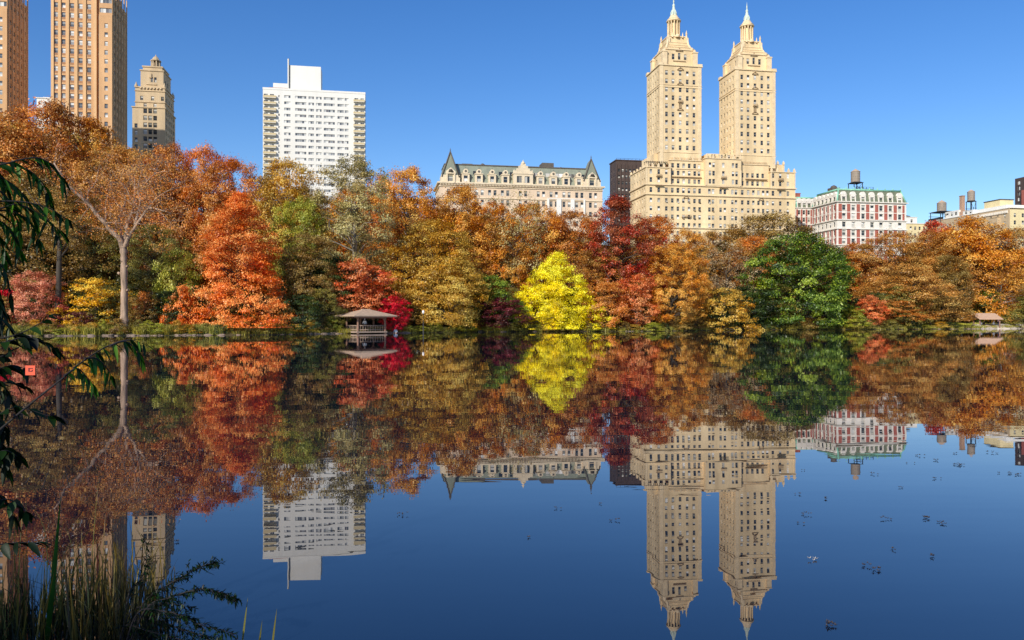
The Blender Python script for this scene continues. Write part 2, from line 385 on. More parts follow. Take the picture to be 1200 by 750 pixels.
zp=zat(196,0); zpr=zat(201.5,W)
B.ablock('wall|',LM,0,0,e1,DP,zc1+.45,zp,grid([2.3,5.9,9.4],[zc1+2.3,zc1+5.9],1.25,2.1),grid(colsL,[zc1+2.3,zc1+5.9],1.2,1.9))
B.ablock('wall|',LM,e2,0,W,DP,zc1+.45,zp-.2,grid([fu(906),fu(914.5),fu(923.5)],[zc1+2.3,zc1+5.9],1.25,2.1),(),grid(colsL,[zc1+2.3,zc1+5.9],1.2,1.9))
cw=[c0+2.2,c0+3.9,(c0+c1)/2,c1-3.9,c1-2.2]
zcb=zat(186,c0)
B.ablock('wall|',LM,c0,-.6,c1,DP-1,zc1+.45,zcb,grid(cw,[zc1+2.3,zc1+5.9,zc1+9.6],1.25,2.1))
B.ablock('wall|',LM,e1,1.6,c0,DP-2,zc1+.45,zat(187,e1),grid([fu(p) for p in (790,796.5,803,809.5,816,821)],[zc1+2.3,zc1+5.9,zc1+9.2],1.3,2.0))
B.ablock('wall|',LM,c1,1.6,e2,DP-2,zc1+.45,zat(192,c1),grid([fu(p) for p in (872,878,884,890,896)],[zc1+2.3,zc1+5.9],1.3,2.0))
# setback storeys
zs1=zat(187,e1); 
B.ablock('wall|',LM,e1-6,5,c0+.5,DP-.5,zp-1,zat(178,e1),grid([e1-2,e1+3,e1+6,e1+9,e1+12],[zs1+1.9],1.5,2.1))
B.ablock('wall|',LM,c0+2,2,c1-2,DP-.6,zcb-1,zat(178.5,c0),grid([c0+5,(c0+c1)/2,c1-5],[zcb+1.6],2,1.8))
B.ablock('wall|',LM,c1-1,4.2,fu(925),DP-.7,zp-2,zat(191,fu(925)),grid([c1+3],[zp+.6],5.5,2.4,'wide')+grid([c1+8,c1+10.4,c1+17,c1+20],[zp+.6],1.4,2))
B.ablock('wall|',LM,c1-.5,5.5,fu(916),DP-.8,zp,zat(180,fu(916)),grid([c1+3,c1+5.6,c1+8.2],[zp+5.2],1.2,2.2))
for (a,b_,c,d_,z) in ((0,0,e1,DP,zp),(e2,0,W,DP,zp-.2),(c0,-.6,c1,DP-1,zcb),(e1,1.6,c0,4.5,zs1),(c1,1.6,e2,4,zat(192,c1))):
    B.ledge('cornice',TR,a,b_,c,d_,z,.35,.35)
UID=[0]; bt=B.mb('parapet',TR)                                      # crenellated parapets and corner finials
def crenel(xa,xb,y,z,n,h=1.1):
    UID[0]+=1; bt=B.mb('parapet|u%d'%UID[0],TR)
    for i in range(n):
        u=xa+(xb-xa)*i/(n-1) if n>1 else xa
        bt.box(u-.45,y-.3,z,u+.45,y+.35,z+h); bt.lathe([(.32,0),(.38,.2),(.15,.45),(.05,.75)],(u,y,z+h),8)
crenel(.5,e1-.5,-.0,zp+.35,5); crenel(e2+.5,W-.5,0,zp+.15,5); crenel(c0+.5,c1-.5,-.6,zcb+.35,6); crenel(e1+2,c0-2,1.6,zs1+.35,5,.7)
crenel(c1+.5,fu(916)-.5,5.5,zat(180,fu(916)),4); crenel(fu(917),fu(925)-.5,4.2,zat(191,fu(925)),2)
for y in lin_sp(3,DP-1,5): bt.box(-.3,y-.45,zp+.35,.35,y+.45,zp+1.4)
                          # dark carved balconies, scrolls and awnings
UID=[0]
def uid(n,m):
    UID[0]+=1; return B.mb('%s|u%d'%(n,UID[0]),m)
def balc(u,y,z,w=2.6):
    ob=uid('balcony',M['limedark'])
    ob.box(u-w/2,y-.7,z,u+w/2,y-.03,z+.22); 
    for i in range(7): ob.box(u-w/2+.05+i*(w-.2)/6,y-.66,z+.22,u-w/2+.15+i*(w-.2)/6,y-.58,z+.95)
    ob.box(u-w/2,y-.7,z+.95,u+w/2,y-.55,z+1.05)
    ob.box(u-w/2+.3,y-.5,z-.5,u-w/2+.6,y-.03,z); ob.box(u+w/2-.6,y-.5,z-.5,u+w/2-.3,y-.03,z)
def pedim(u,y,z,w=2.4):
    ob=uid('pediment',M['limedark'])
    ob.box(u-w/2,y-.35,z,u+w/2,y-.03,z+.2)
    for sgn in (-1,1):
        ob.tube([(u+sgn*w/2,y-.2,z+.25),(u+sgn*w/4,y-.2,z+.75),(u,y-.2,z+1.1)],[.12,.12,.12],6)
    ob.lathe([(.2,0),(.3,.3),(.05,.7)],(u,y-.25,z+.9),8)
for u in (5.9,(c0+c1)/2,fu(914.5)): balc(u,0 if u!=(c0+c1)/2 else -.6,zc1+3.7); uid('awning',M['limedark']).box(u-2,-1.1,zc1-.35,u+2,-.5,zc1-.02)
for p in (804,): pedim(fu(p),0,zc2-1.3); balc(fu(p),0,zc2-fl*2.7,4.4); 
pedim(fu(892),0,zc2-1.3); balc(fu(891),0,zc2-fl*2.7,4.4)
uid('awning',M['limedark']).box(e1+1,.9,zc1+4.0,c0-1,1.57,zc1+4.25); uid('awning',M['limedark']).box(c1+3,.7,zc1+4.0,e2-1,1.57,zc1+4.25)
uid('band',M['limedark']).box(e1+3,1.4,zc1+7.55,c0-.1,1.57,zc1+7.7)
pl=B.mb('terrace_planting',None); 
# pilaster strips
for u in (.35,e1-.35,c0+.35,c1-.35,e2+.35,W-.35): bt.box(u-.35,-.78 if c0<=u<=c1 else -.18,zc1+.5,u+.35,-.03 if not c0<=u<=c1 else -.63,zp-.1)
# towers
def tower(px,idx):
    u0=fu(px,X0-2*math.sin(TH),D0+2*math.cos(TH)); tw=19.6; td=16.3; y0=2.0; zt=zat(78.3,u0,2) if px<800 else None
    zt=114.0
    cols=[tw*f for f in (.165,.32,.49,.66,.82)]; rows=[zt-3.2-3.66*i for i in range(10)]
    cl=[td*f for f in (.14,.32,.5,.68,.86)]
    z_b=zp+2
    B.block('tower|%d'%idx,LM,u0,y0,u0+tw,y0+td,z_b,zt,grid(cols,rows,1.3,2.0),grid(cl,rows,1.15,1.9),grid(cl,rows,1.15,1.9))
    for z in (zt-.1,zt-8.6,zt-9.6,zat(178,e1)+.2): B.ledge('cornice',TR,u0,y0,u0+tw,y0+td,z,.4 if z>zt-5 else .22,.42 if z>zt-5 else .2)
    for uu in (u0+.9,u0+tw-.9): bt.box(uu-.8,y0-.14,z_b,uu+.8,y0-.02,zt-.1)
    for z,i in ((rows[2]-9.2,2),(rows[0]+1.3,2),(rows[1]-1.6,2)):
        pedim(u0+cols[2],y0,z,3.0)
    balc(u0+cols[2],y0,zt-16.2,2.2); uid('niche',M['limedark']).box(u0+cols[2]-.5,y0-.25,zt-19,u0+cols[2]+.5,y0-.02,zt-17)
    # corner piers and ogee stage
    for (a,b_) in ((0,0),(tw,0),(0,td),(tw,td)):
        aa=u0+a+(.6 if a==0 else -.6); bb_=y0+b_+(.6 if b_==0 else -.6); bt.box(aa-.9,bb_-.9,zt+.3,aa+.9,bb_+.9,zt+1.3)
    i1=2.7; x0,x1,ya,yb=u0+i1,u0+tw-i1,y0+1.6,y0+td-1.6
    cx=(x0+x1)/2; cy=(ya+yb)/2
    w1=x1-x0
    B.block('belvedere|%d'%idx,LM,x0,ya,x1,yb,zt+.3,zt+7.6,grid([w1*.3,w1*.7],[zt+4.6],1.3,2.5)+[(w1*.5,zt+4.9,1.2,3.0,'sash')],grid([w1*.27,w1*.66],[zt+4.6],1.3,2.5),grid([w1*.3,w1*.7],[zt+4.6],1.3,2.5))
    B.ledge('cornice',TR,x0,ya,x1,yb,zt+7.6,.4,.35)
    uid('band',M['limedark']).box(cx-3,ya-.3,zt+2.5,cx+3,ya-.02,zt+2.8); pedim(cx,ya,zt+7.0,3.5)
    for a in (x0,x1):
        for b_ in (ya,yb):
            bt.box(a-1.1,b_-1.1,zt+.3,a+1.1,b_+1.1,zt+6.3); bt.box(a-1.3,b_-1.3,zt+6.3,a+1.3,b_+1.3,zt+6.8); bt.lathe([(1,0),(.8,.5),(.3,.9),(.1,1.5)],(a,b_,zt+6.8),8)
    cr=B.mb('crown|%d'%idx,LM)
    z=zt+8.0
    for (wd,h) in ((12.6,1.1),(10.8,1.2),(9.6,1.4)):
        cr.box(cx-wd/2,cy-wd/2,z,cx+wd/2,cy+wd/2,z+h); B.ledge('cornice',TR,cx-wd/2,cy-wd/2,cx+wd/2,cy+wd/2,z+h-.18,.16,.15); z+=h
    for sx in (-1,1):
        for sy in (-1,1):                                 # scroll buttresses and obelisk pinnacles
            bt.tube([(cx+sx*6.5,cy+sy*6.5,zt+7.8),(cx+sx*5.5,cy+sy*5.5,zt+9.2),(cx+sx*4.9,cy+sy*4.9,zt+10.8),(cx+sx*4.6,cy+sy*4.6,zt+13)],[.75,.6,.5,.45],8)
            bt.box(cx+sx*4.3-.7,cy+sy*4.3-.7,z,cx+sx*4.3+.7,cy+sy*4.3+.7,z+2.2)
            bt.lathe([(.62,0),(.7,.25),(.4,.5),(.34,1.6),(.5,1.9),(.12,3.2),(.03,3.6)],(cx+sx*4.3,cy+sy*4.3,z+2.2),8)
            bt.lathe([(.5,0),(.3,.4),(.28,1.2),(.06,2.4)],(cx+sx*2.4,cy+sy*4.6,z+2.2),8)
    cr.box(cx-4.3,cy-4.3,z,cx+4.3,cy+4.3,z+2.6); B.ledge('cornice',TR,cx-4.3,cy-4.3,cx+4.3,cy+4.3,z+2.6,.35,.3)
    bt.lathe([(1.0,0),(1.2,.3),(1.0,1.2),(.2,1.7)],(cx,cy-4.4,z+2.2),10)
    z+=2.95
    cr.lathe([(3.2,0),(3.2,.9),(2.9,1.0)],(cx,cy,z),20)
    cr.lathe([(1.8,0),(1.8,7.4)],(cx,cy,z+.9),16)
    for k in range(12):
        a=2*math.pi*(k+.5)/12; cr.lathe([(.38,0),(.33,.2),(.29,6.4),(.42,6.8)],(cx+2.62*math.cos(a),cy+2.62*math.sin(a),z+.95),8)
    bt.lathe([(2.3,0),(3.2,.15),(3.3,.5),(2.8,.6),(2.8,1.0),(3.0,1.15),(2.5,1.5),(2.1,2.1),(1.55,3.0)],(cx,cy,z+7.7),24)
    fb=B.mb('finial|%d'%idx,M['copper'])
    zf=z+10.5
    fb.lathe([(1.5,0),(1.4,.5),(1.05,1.3),(1.0,1.7),(1.0,2.6),(.75,2.9),(.6,4.0),(.45,4.3),(.62,4.7),(.55,5.2),(.25,5.6),(.22,6.2),(.34,6.6),(.14,7.6),(.02,9.0)],(cx,cy,zf),14)
    for k in range(6):
        a=2*math.pi*k/6; fb.tube([(cx+1.4*math.cos(a),cy+1.4*math.sin(a),zf+.2),(cx+1.3*math.cos(a),cy+1.3*math.sin(a),zf+1.6),(cx+.9*math.cos(a),cy+.9*math.sin(a),zf+2.8)],[.28,.2,.08],6)
tower(773,1); tower(861.5,2)
del B.parts['terrace_planting']
r_=random.Random(4)
for i in range(46):                                        # window air conditioners
    c=r_.choice(colsF); z=r_.choice(rowsF[:6]); a=uid('air_conditioner',M['limedark' if i%3 else 'whitestone']); a.box(c-.35,-.45,z-.95,c+.35,-.03,z-.5)
for i in range(12): a=uid('roof_planter',M['limedark']); u=r_.uniform(e1,c0); a.box(u-.5,2.2,zs1+.36,u+.5,3,zs1+.9)
pg_=B.mb('pergola',M['steel'])
for i in range(12): pg_.box(.8+i*.85,1.2,zp+.36,.92+i*.85,1.35,zp+2.9); pg_.box(.8+i*.85,4.2,zp+.36,.92+i*.85,4.35,zp+2.9); pg_.box(.7+i*.85,1.0,zp+2.9,.95+i*.85,4.6,zp+3.05)
pg_.box(.8,1.25,zp+1.3,10.3,1.33,zp+1.45)
for (a_,b__,y_,z_) in ((e1+1,c0-1,1.4,zs1),(c1+1,e2-1,1.4,zat(192,c1)),(c0+1,c1-1,-.3,zcb)):
    q_=uid('railing',M['limedark']); q_.box(a_,y_,z_+1.25,b__,y_+.08,z_+1.33)
    for i in range(22): xx=a_+(b__-a_)*i/21; q_.box(xx-.04,y_,z_+.36,xx+.04,y_+.07,z_+1.25)
SANREMO=B.done()

# ---- terrace planting on the twin-towered house: small shrubs (added later, after the foliage code)

# ---- long gabled mansion block
Dd=319.4; Xd=PX(515,Dd)
def fd(px,v=0): X=Xd-v*math.sin(TH); Y=Dd+v*math.cos(TH); k=(px-CX)/F; return (k*Y-X)/(math.cos(TH)-k*math.sin(TH))
B=Bld('mansion_block',(Xd,Dd,0),TH,'long buff mansion block with grey green slate roof and pointed gables at both ends','building')
Wd=fd(706); zcor=58.6; PS=M['pinkstone']; BT=M['bufftrim']
cols=[]
for p in (529,545,562,577,592,613,634,649,664,679,695): u=fd(p); cols+= [u-1.15,u+1.15]
rows=[zcor-3.4-4.1*i for i in range(9)]
B.block('wall',PS,0,0,Wd,22,G-1,zcor,grid(cols,rows,1.3,2.3),grid([3,7,11,15,19],rows,1.3,2.3),grid([3,7,11,15,19],rows,1.3,2.3))
B.ledge('cornice',BT,0,0,Wd,22,zcor,.6,.9); B.ledge('cornice',BT,0,0,Wd,22,zcor-1.35,.3,.35); B.ledge('cornice',BT,0,0,Wd,22,zcor-5.9,.3,.3)
cb=B.mb('cornice',BT)
for i in range(110): u=.4+i*(Wd-.8)/109; cb.box(u-.15,-.75,zcor-.75,u+.15,-.0-.02,zcor-.02)
rb=B.mb('roof',M['slate']); z0=zcor+.6; zr=67.3
a=[(0.8,.8,z0),(Wd-.8,.8,z0),(Wd-.8,21,z0),(.8,21,z0)]; t=[(2.5,4.6,zr),(Wd-2.5,4.6,zr),(Wd-2.5,18,zr),(2.5,18,zr)]
for i in range(4): rb.quad(a[i],a[(i+1)%4],t[(i+1)%4],t[i])
rb.quad(*t)
eb=B.mb('roof_ridge',M['slatedark']); eb.box(2.4,4.3,zr,Wd-2.4,4.8,zr+.45); eb.box(2.3,4.8,zr,2.8,18,zr+.4); eb.box(fd(640),8,zr,fd(654),14,zr+3.0); eb.box(fd(544),9,zr,fd(557),13,zr+1.6); eb.lathe([(1.6,0),(1.6,1),(.3,1.9)],(fd(569),9,zr),12); eb.lathe([(1.6,0),(1.6,.8),(.3,1.5)],(fd(663),9,zr),12)
for p in (528,693.5):                                      # steep end gables
    u=fd(p); gw=3.5; gz_=72.0 if p<600 else 71.2
    rb.tri((u-gw,-.3,z0+2.2),(u+gw,-.3,z0+2.2),(u,1.2,gz_)); 
    for sg in (-1,1):
        rb.quad((u+sg*gw,-.3,z0+2.2),(u,1.2,gz_),(u,6.5,gz_-.5),(u+sg*gw,8,z0+2.2)); 
        eb.tube([(u+sg*(gw+.15),-.4,z0+2.0),(u,1.1,gz_+.15)],[.34,.25],6)
    eb.tube([(u,1.1,gz_),(u,1.1,gz_+1.6)],[.16,.05],6); eb.lathe([(.05,0),(.3,.3),(.05,.6)],(u,1.1,gz_+.5),8)
    B.block('gable_wall|%s'%p,BT,u-3.9,-.45,u+3.9,7,z0-.02,z0+2.9,[(3.9,z0+1.5,1.9,2.4,'sash')])
    d=B.mb('dormer',BT); d.box(u-1.9,-.9,z0,u-1.25,-.46,z0+4.2); d.box(u+1.25,-.9,z0,u+1.9,-.46,z0+4.2); d.box(u-2.1,-.95,z0+3.3,u+2.1,-.46,z0+3.9)
    d.tri((u-2.1,-.9,z0+4.2),(u+2.1,-.9,z0+4.2),(u,-.6,z0+6)); eb.lathe([(.02,0),(.9,.01),(.9,.25),(.5,.8)],(u,-1.0,z0+4.4),10)
for p in (545.5,561,576.5,592,633,648,663,678):            # dormers with round heads
    u=fd(p,1); B.block('dormer|%s'%p,BT,u-1.6,.1,u+1.6,4,z0-.01,z0+3.6,[(1.6,z0+1.7,1.7,2.5,'sash')])
    d=B.mb('dormer|%s'%p,BT); d.box(u-1.8,-.15,z0+3.6,u+1.8,3.6,z0+3.95)
    d.tube([(u,-.1,z0+4.75),(u,3,z0+4.75)],[1.05,1.05],14); eb.tube([(u,-.16,z0+4.75),(u,-.11,z0+4.75)],[.5,.5],12)
    eb.lathe([(.25,0),(.12,.3),(.03,.8)],(u,.2,z0+5.75),8)
u=fd(613); B.block('dormer',BT,u-4.2,-.5,u+4.2,5,z0-.01,z0+4.2,[(2.5,z0+1.9,2.2,2.8,'wide'),(5.9,z0+1.9,2.2,2.8,'wide')])
d=B.mb('dormer',BT); d.box(u-4.5,-.7,z0+4.2,u+4.5,4,z0+4.6)
for i,(hw,h) in enumerate(((3.7,1.0),(2.9,1.0),(2.0,1.1),(1.1,.9))): d.box(u-hw,-.55,z0+4.6+i*1.0,u+hw,.4,z0+4.6+i*1.0+h)
d.lathe([(.7,0),(.9,.5),(.3,1.1),(.05,1.8)],(u,-.1,z0+8.5),10)
for s_ in (-1,1): d.lathe([(.35,0),(.45,.5),(.08,1.5)],(u+s_*3.9,-.2,z0+4.6),8)
                            # rows of skylights in the slate slope
for p in (558,588,601,627,631,643,652,657,669,673,683):
    u=fd(p,3); k=(zr-z0)/3.8
    for (ya,yb) in ((2.55,3.35),): B.mb('skylight|%s'%p,M['glass']).quad((u-1.3,ya,z0+(ya-.8)*k+.12),(u+1.3,ya,z0+(ya-.8)*k+.12),(u+1.3,yb,z0+(yb-.8)*k+.12),(u-1.3,yb,z0+(yb-.8)*k+.12))
sh=B.mb('white_sheeting',M['sheet'])
for (pa,pb) in ((641,643.5),(652,657.5),(668.5,673),(683.5,685.5)): sh.box(fd(pa),-.5,zat(253,0,0,325),fd(pb),-.06,zat(232,0,0,325))
sh.box(fd(641),-.6,zat(232,0,0,325),fd(685.5),-.51,zat(232,0,0,325)+.3)
B.done()

# ---- dark brown block behind
De=400
B=Bld('brown_tower_block',(PX(722,De),De,0),TH,'dark brown brick block half hidden behind the left side of the twin towered house','building','framed')
B.block('wall',M['brownbrick'],0,0,24,11,G-1,PZ(188,De),grid(lin_sp(1.6,22,11),[PZ(188,De)-5-3.3*i for i in range(22)],1.1,1.6),grid([3,7,11,15],[PZ(188,De)-5-3.3*i for i in range(14)],1.1,1.6))
B.ledge('cornice',M['brownbrick'],0,0,24,11,PZ(188,De),.5,.3)
b=B.mb('pier',M['brownbrick']); 
for i in range(12): u=.35+i*2.05; b.box(u-.25,-.35,G,u+.25,-.02,PZ(192,De))
r_=B.mb('roof_rail',M['steel']); 
for i in range(12): r_.box(i*2.1+.2,0,PZ(188,De)+.5,i*2.1+.3,.1,PZ(186.5,De)+.6)
r_.box(0,0,PZ(186.5,De)+.5,24,.12,PZ(186.5,De)+.6)
B.done()

# ---- white modern slab
Dw=400; Xw=PX(308,Dw)
def fw(px,v=0): X=Xw-v*math.sin(TH); Y=Dw+v*math.cos(TH); k=(px-CX)/F; return (k*Y-X)/(math.cos(TH)-k*math.sin(TH))
B=Bld('white_apartment_slab',(Xw,Dw,0),TH,'tall white modern slab with stacked beige corner balconies and boxy penthouse','building','framed')
B.gm='glasspale'; B.fm='framew'; Ww=fw(428); zw=PZ(104.4,Dw); fl=3.25
rows=[zw-3.3-fl*i for i in range(26)]
ws=[]
for r0 in rows:
    ws.append((fw(327),r0,.9,1.1,'sash'))
    for (pa,pb) in ((333,340.5),(346,359),(361.5,368),(370.5,377),(379.5,392.5),(395.5,403),(404,408.5)):
        ws.append(((fw(pa)+fw(pb))/2,r0,fw(pb)-fw(pa),1.35,'wide'))
for q in (1.5,4.6):
    for r0 in rows: ws.append((q,r0,2.0,1.9,'wide')); ws.append((Ww-q,r0,2.0,1.9,'wide'))
B.block('wall',M['white'],0,0,Ww,18,G-1,zw,ws,grid([3,8,13],rows,2,1.4,'wide'),grid([3,8,13],rows,2,1.4,'wide'))
pb_=B.mb('parapet',M['white']); pb_.box(-.1,-.12,zw,Ww+.1,.25,zw+1.0); pb_.box(-.1,.25,zw,.25,18,zw+1.0); pb_.box(Ww-.25,.25,zw,Ww+.1,18,zw+1)
for r0 in rows[:24]:                                       # each corner balcony: slab and beige front
    for (a,b_) in ((.35,fw(324)),(fw(414.3),Ww-.25)):
        o=MB(); o.box(a,-1.5,0,b_,-.02,.18,0); o.box(a,-1.5,.18,b_,-1.38,1.25,1); o.box(a,-1.38,.18,a+.12,-.02,1.25,1); o.box(b_-.12,-1.38,.18,b_,-.02,1.25,1)
        o.build('balcony',[M['white'],M['balcony']],B.root,(0,0,r0-1.35))
za=PZ(77,Dw+7); 
B.block('penthouse',M['white'],fw(338,4),4,fw(376,4),15,zw+1.7,za)
B.block('penthouse_base',M['slatedark'],fw(339,4.6),4.6,fw(375,4.6),14,zw,zw+1.7)
q=B.mb('column',M['white'])
for p in (339,345,353,359,368,375): u=fw(p,4); q.box(u-.5,4.05,zw,u+.5,4.5,zw+1.69)
B.block('penthouse',M['white'],fw(320,4),4.2,fw(338,4)-.02,13,zw,PZ(96.5,Dw+4))
B.mb('flue',M['slatedark']).box(fw(337.3,3.5),3.3,zw,fw(339,3.5),3.96,PZ(67.5,Dw+4))
B.mb('flue_face',M['white']).box(fw(337.1,3.5),3.1,zw,fw(338.4,3.5),3.3-.005,PZ(67.9,Dw+4))
for i,(p_,h_) in enumerate(((333,2.2),(383,1.6),(391,2.6),(399,1.4),(410,2.0),(420,1.2))): uu=fw(p_); B.mb('roof_vent|%d'%i,M['steel' if i%2 else 'whitestone']).box(uu-.7,6,zw,uu+.7,7.5,zw+h_)
rr=B.mb('roof_rail',M['redbrick']); rr.box(fw(315),1.0,zw+1.0,fw(337),1.2,zw+1.5)
B.done()

# ---- tan art deco twin-tower block, far left
Xm=PX(60,plane_d(60)); Ym=plane_d(60)
B=Bld('art_deco_apartment_block',(Xm,Ym,0),TH,'tan brick art deco block whose two towers run out of the photo','building')
TB=M['tanbrick']; zT=131; B.gm='glasspale'
def fm(px): k=(px-CX)/F; return (k*Ym-Xm)/(math.cos(TH)-k*math.sin(TH))
def dtower(u0):
    s=fm(113.5); tw=fm(132)
    rows=[122.2-3.45*i for i in range(20)]; rows=[r+0 for r in rows]
    cols=[fm(p) for p in (65.5,74.5,84.5,94.5,104.5)]
    B.block('tower',TB,u0,0,u0+s,17,60,zT,grid(cols,[r for r in rows if r<119]+[122.4,125.8],1.4,1.95))
    b=B.mb('tower',TB)
    B.block('tower',TB,u0+s+.9,-.6,u0+tw,17.5,60,119.5,grid([fm(125)-s-.9],[r for r in rows if r<116],1.2,1.75),(),grid([3,6,9,12,15],rows[2:],1.2,1.8))
    B.block('tower',TB,u0+s+.9,-.3,u0+tw,17.5,119.5,127,[((tw-s-.9)/2,121.3,4.4,1.8,'wide'),((tw-s-.9)/2,124.9,4.4,1.6,'wide')],(),grid([3,6,9,12,15],[121.3,124.8],1.2,1.8))
    B.block('tower',TB,u0+s-.5,1.5,u0+tw-1.6,16.5,127,zT,(),(),grid([3,6,9,12],[130,134,138,142],1.2,1.8))
    B.block('spandrel_strip',M['tanspan'],u0+s,.8,u0+s+.9,16.9,60,126,[(.45,r,.6,1.7,'sash') for r in rows if r<119])
    p_=B.mb('pier',M['tanpier'])
    xs_=[(cols[i]+cols[i+1])/2 for i in range(4)]+[.5,s-.5]
    for x in xs_: p_.box(u0+x-.5,-.35,60,u0+x+.5,-.02,zT)
    for x in cols: 
        p_.box(u0+x-.9,-.22,127.2,u0+x-.62,-.02,zT); p_.box(u0+x+.62,-.22,127.2,u0+x+.9,-.02,zT)
    sp=B.mb('spandrel',M['tanspan'])
    for c in cols:
        for r in rows:
            if r<119: sp.box(u0+c-.62,-.05,r-1.35-.9+.5,u0+c+.62,-.02,r-1.0)
        sp.box(u0+c-.62,-.06,120.2,u0+c+.62,-.02,121.3)
    fi=B.mb('pier',M['tanpier'])
    for y in lin_sp(.5,16.5,6): fi.box(u0+tw+.02,y-.3,60,u0+tw+.3,y+.3,132)
dtower(0); dtower(fm(60)-(fm(132)-0)-fm(60)+ (fm(9)-0))
B.block('wall',TB,fm(9)-fm(132)-4,-3,fm(132)+4,26,G-1,68,grid(lin_sp(2.5,fm(132)-fm(9)+22+fm(132)-fm(132)+14,16),[64-3.45*i for i in range(13)],1.3,1.8))
B.done()
# small pale penthouse building in the gap
B=Bld('pale_apartment_building',(PX(43,360),360,0),TH,'small pale rooftop showing between the two tan towers at far left','building')
B.block('wall',M['white'],0,0,8,10,G-1,PZ(115,360),grid([1.5,4,6.5],[PZ(115,360)-2.2-3.2*i for i in range(12)],1.2,1.5)); B.block('roof_hut',M['whitestone'],2,2,6,7,PZ(115,360),PZ(112,360)); B.ledge('cornice',M['whitestone'],0,0,8,10,PZ(115,360),.4,.3)
B.done()

# ---- stepped cream tower
Dc=362; Xc=PX(155,Dc)
B=Bld('stepped_apartment_tower',(Xc,Dc,0),TH,'cream brick tower with stepped top and small columned lantern','building','framed')
CB=M['creambrick']; k=Dc/F
B.root.scale=(1.1,1.1,1)
def zz(py): return PZ(py,Dc+5)
wf=13.2; wd=17
B.block('wall',CB,0,0,wf,wd,G-1,zz(129),grid([5.2,7.2,9.2],[zz(132.5)-3.3*i for i in range(24)],1.5,2.2)+grid([1.5],[zz(150)-3.3*i for i in range(20)],1.2,2),(),grid([2,5,8,11,14],[zz(133)-3.3*i for i in range(24)],1.2,2))
B.block('wall',CB,.9,1,wf-.3,wd-1,zz(129),zz(105),grid([2.6,7,11],[zz(117)],1.2,2)+grid([4,8],[zz(125)],1.3,1.7),(),grid([3,7,11],[zz(117)],1.2,2))
B.block('wall',CB,2.6,2.6,wf-1.3,wd-2.5,zz(105),zz(84),[(4.6,zz(94),1.0,2.4,'sash'),(6.0,zz(94),1.0,2.4,'sash')],(),grid([3,7],[zz(95)],1.2,2))
B.block('wall',CB,3.3,3.4,wf-2.0,wd-3.4,zz(84),zz(79))
for (a,b_,c,d_,z,h) in ((0,0,wf,wd,zz(129),.5),(.9,1,wf-.3,wd-1,zz(105),.5),(2.6,2.6,wf-1.3,wd-2.5,zz(84),.5),(3.3,3.4,wf-2,wd-3.4,zz(79),.6),(.9,1,wf-.3,wd-1,zz(109),.25),(.9,1,wf-.3,wd-1,zz(122),.25)): B.ledge('cornice',CB,a,b_,c,d_,z,h,.3)
cx,cy=7.3,8.2
t=B.mb('lantern',CB); t.lathe([(2.6,0),(2.6,1.0),(2.2,1.1)],(cx,cy,zz(79)+.5),8,ph=.39,sm=False)
for k_ in range(8):
    a=2*math.pi*(k_+.5)/8; t.lathe([(.3,0),(.26,3.1)],(cx+1.75*math.cos(a),cy+1.75*math.sin(a),zz(79)+1.5),8)
t.lathe([(1.0,0),(1.0,3.1)],(cx,cy,zz(79)+1.5),8); t.lathe([(2.2,0),(2.3,.4),(1.7,.6),(1.0,2.0),(.3,2.6),(.1,3.4)],(cx,cy,zz(79)+4.5),8,ph=.39,sm=False)
o_=B.mb('ornament',CB)
for x in (1.2,wf-.6): 
    for y in (1.3,wd-1.5): o_.lathe([(.6,0),(.7,.6),(.35,1.2),(.1,2.2)],(x,y,zz(105)+.5),8)
for i in range(7): o_.lathe([(.45,0),(.5,.5),(.2,.9)],(3.2+i*1.35,.9,zz(106.5)),8)
o_.box(4.8,2.3,zz(100),9.2,2.58,zz(99)); o_.box(6.1,2.2,zz(92),7.1,2.58,zz(87))
B.done()

# ---- red and white mansard corner block
Dr=350.9; Xr=PX(981,Dr)
def fr_(px,v=0): X=Xr-v*math.sin(TH); Y=Dr+v*math.cos(TH); k=(px-CX)/F; return (k*Y-X)/(math.cos(TH)-k*math.sin(TH))
B=Bld('mansard_corner_block',(Xr,Dr,0),TH,'red brick and white stone corner block under a green edged mansard roof with dormers','building')
Wr=fr_(1062); zt=61.7; zm=zt-6.1; WS=M['whitestone']; RB=M['redbrick']; dr_=20.5
cf=[fr_(p,0) for p in (989,1000,1011.5,1022,1032.5,1043.5,1054.5)]; cl=[2.2,5.4,8.6,11.8,15,18.2]
rows=[zm-2.4-3.85*i for i in range(11)]
B.block('wall',WS,0,0,Wr,dr_,G-1,zm,grid(cf,rows,1.75,2.3),grid(cl,rows,1.3,2.2),grid(cl,rows,1.3,2.2))
red=B.mb('brick_panel',RB)
for i in range(len(rows)):
    if i%3==2: continue
    z=rows[i]
    for a,b_ in zip([0]+cf,cf+[Wr]):
        m_=(a+b_)/2; hw=.85
        if a==0: m_=cf[0]/2-.2
        if b_==Wr: m_=(cf[-1]+Wr)/2+.2; hw=.55
        red.box(m_-hw,-.07,z-1.93,m_+hw,-.02,z+1.6)
    for a,b_ in zip([0]+cl,cl+[dr_]):
        m_=(a+b_)/2; red.box(-.07,dr_-m_-.5,z-1.93,-.02,dr_-m_+.5,z+1.6)
for z in (zm,rows[2]+1.85,rows[2]-2.25,rows[5]+1.85,rows[5]-2.25): B.ledge('cornice',WS,0,0,Wr,dr_,z,.4,.5 if z!=zm else .7)
sill=B.mb('sill',WS)
for c in cf:
    for r in rows: sill.box(c-1.1,-.2,r-1.4,c+1.1,-.02,r-1.18); sill.box(c-1.1,-.14,r+1.18,c+1.1,-.02,r+1.42)
    sill.lathe([(.5,0),(.5,.01)],(c,-.03,rows[2]+1),6)
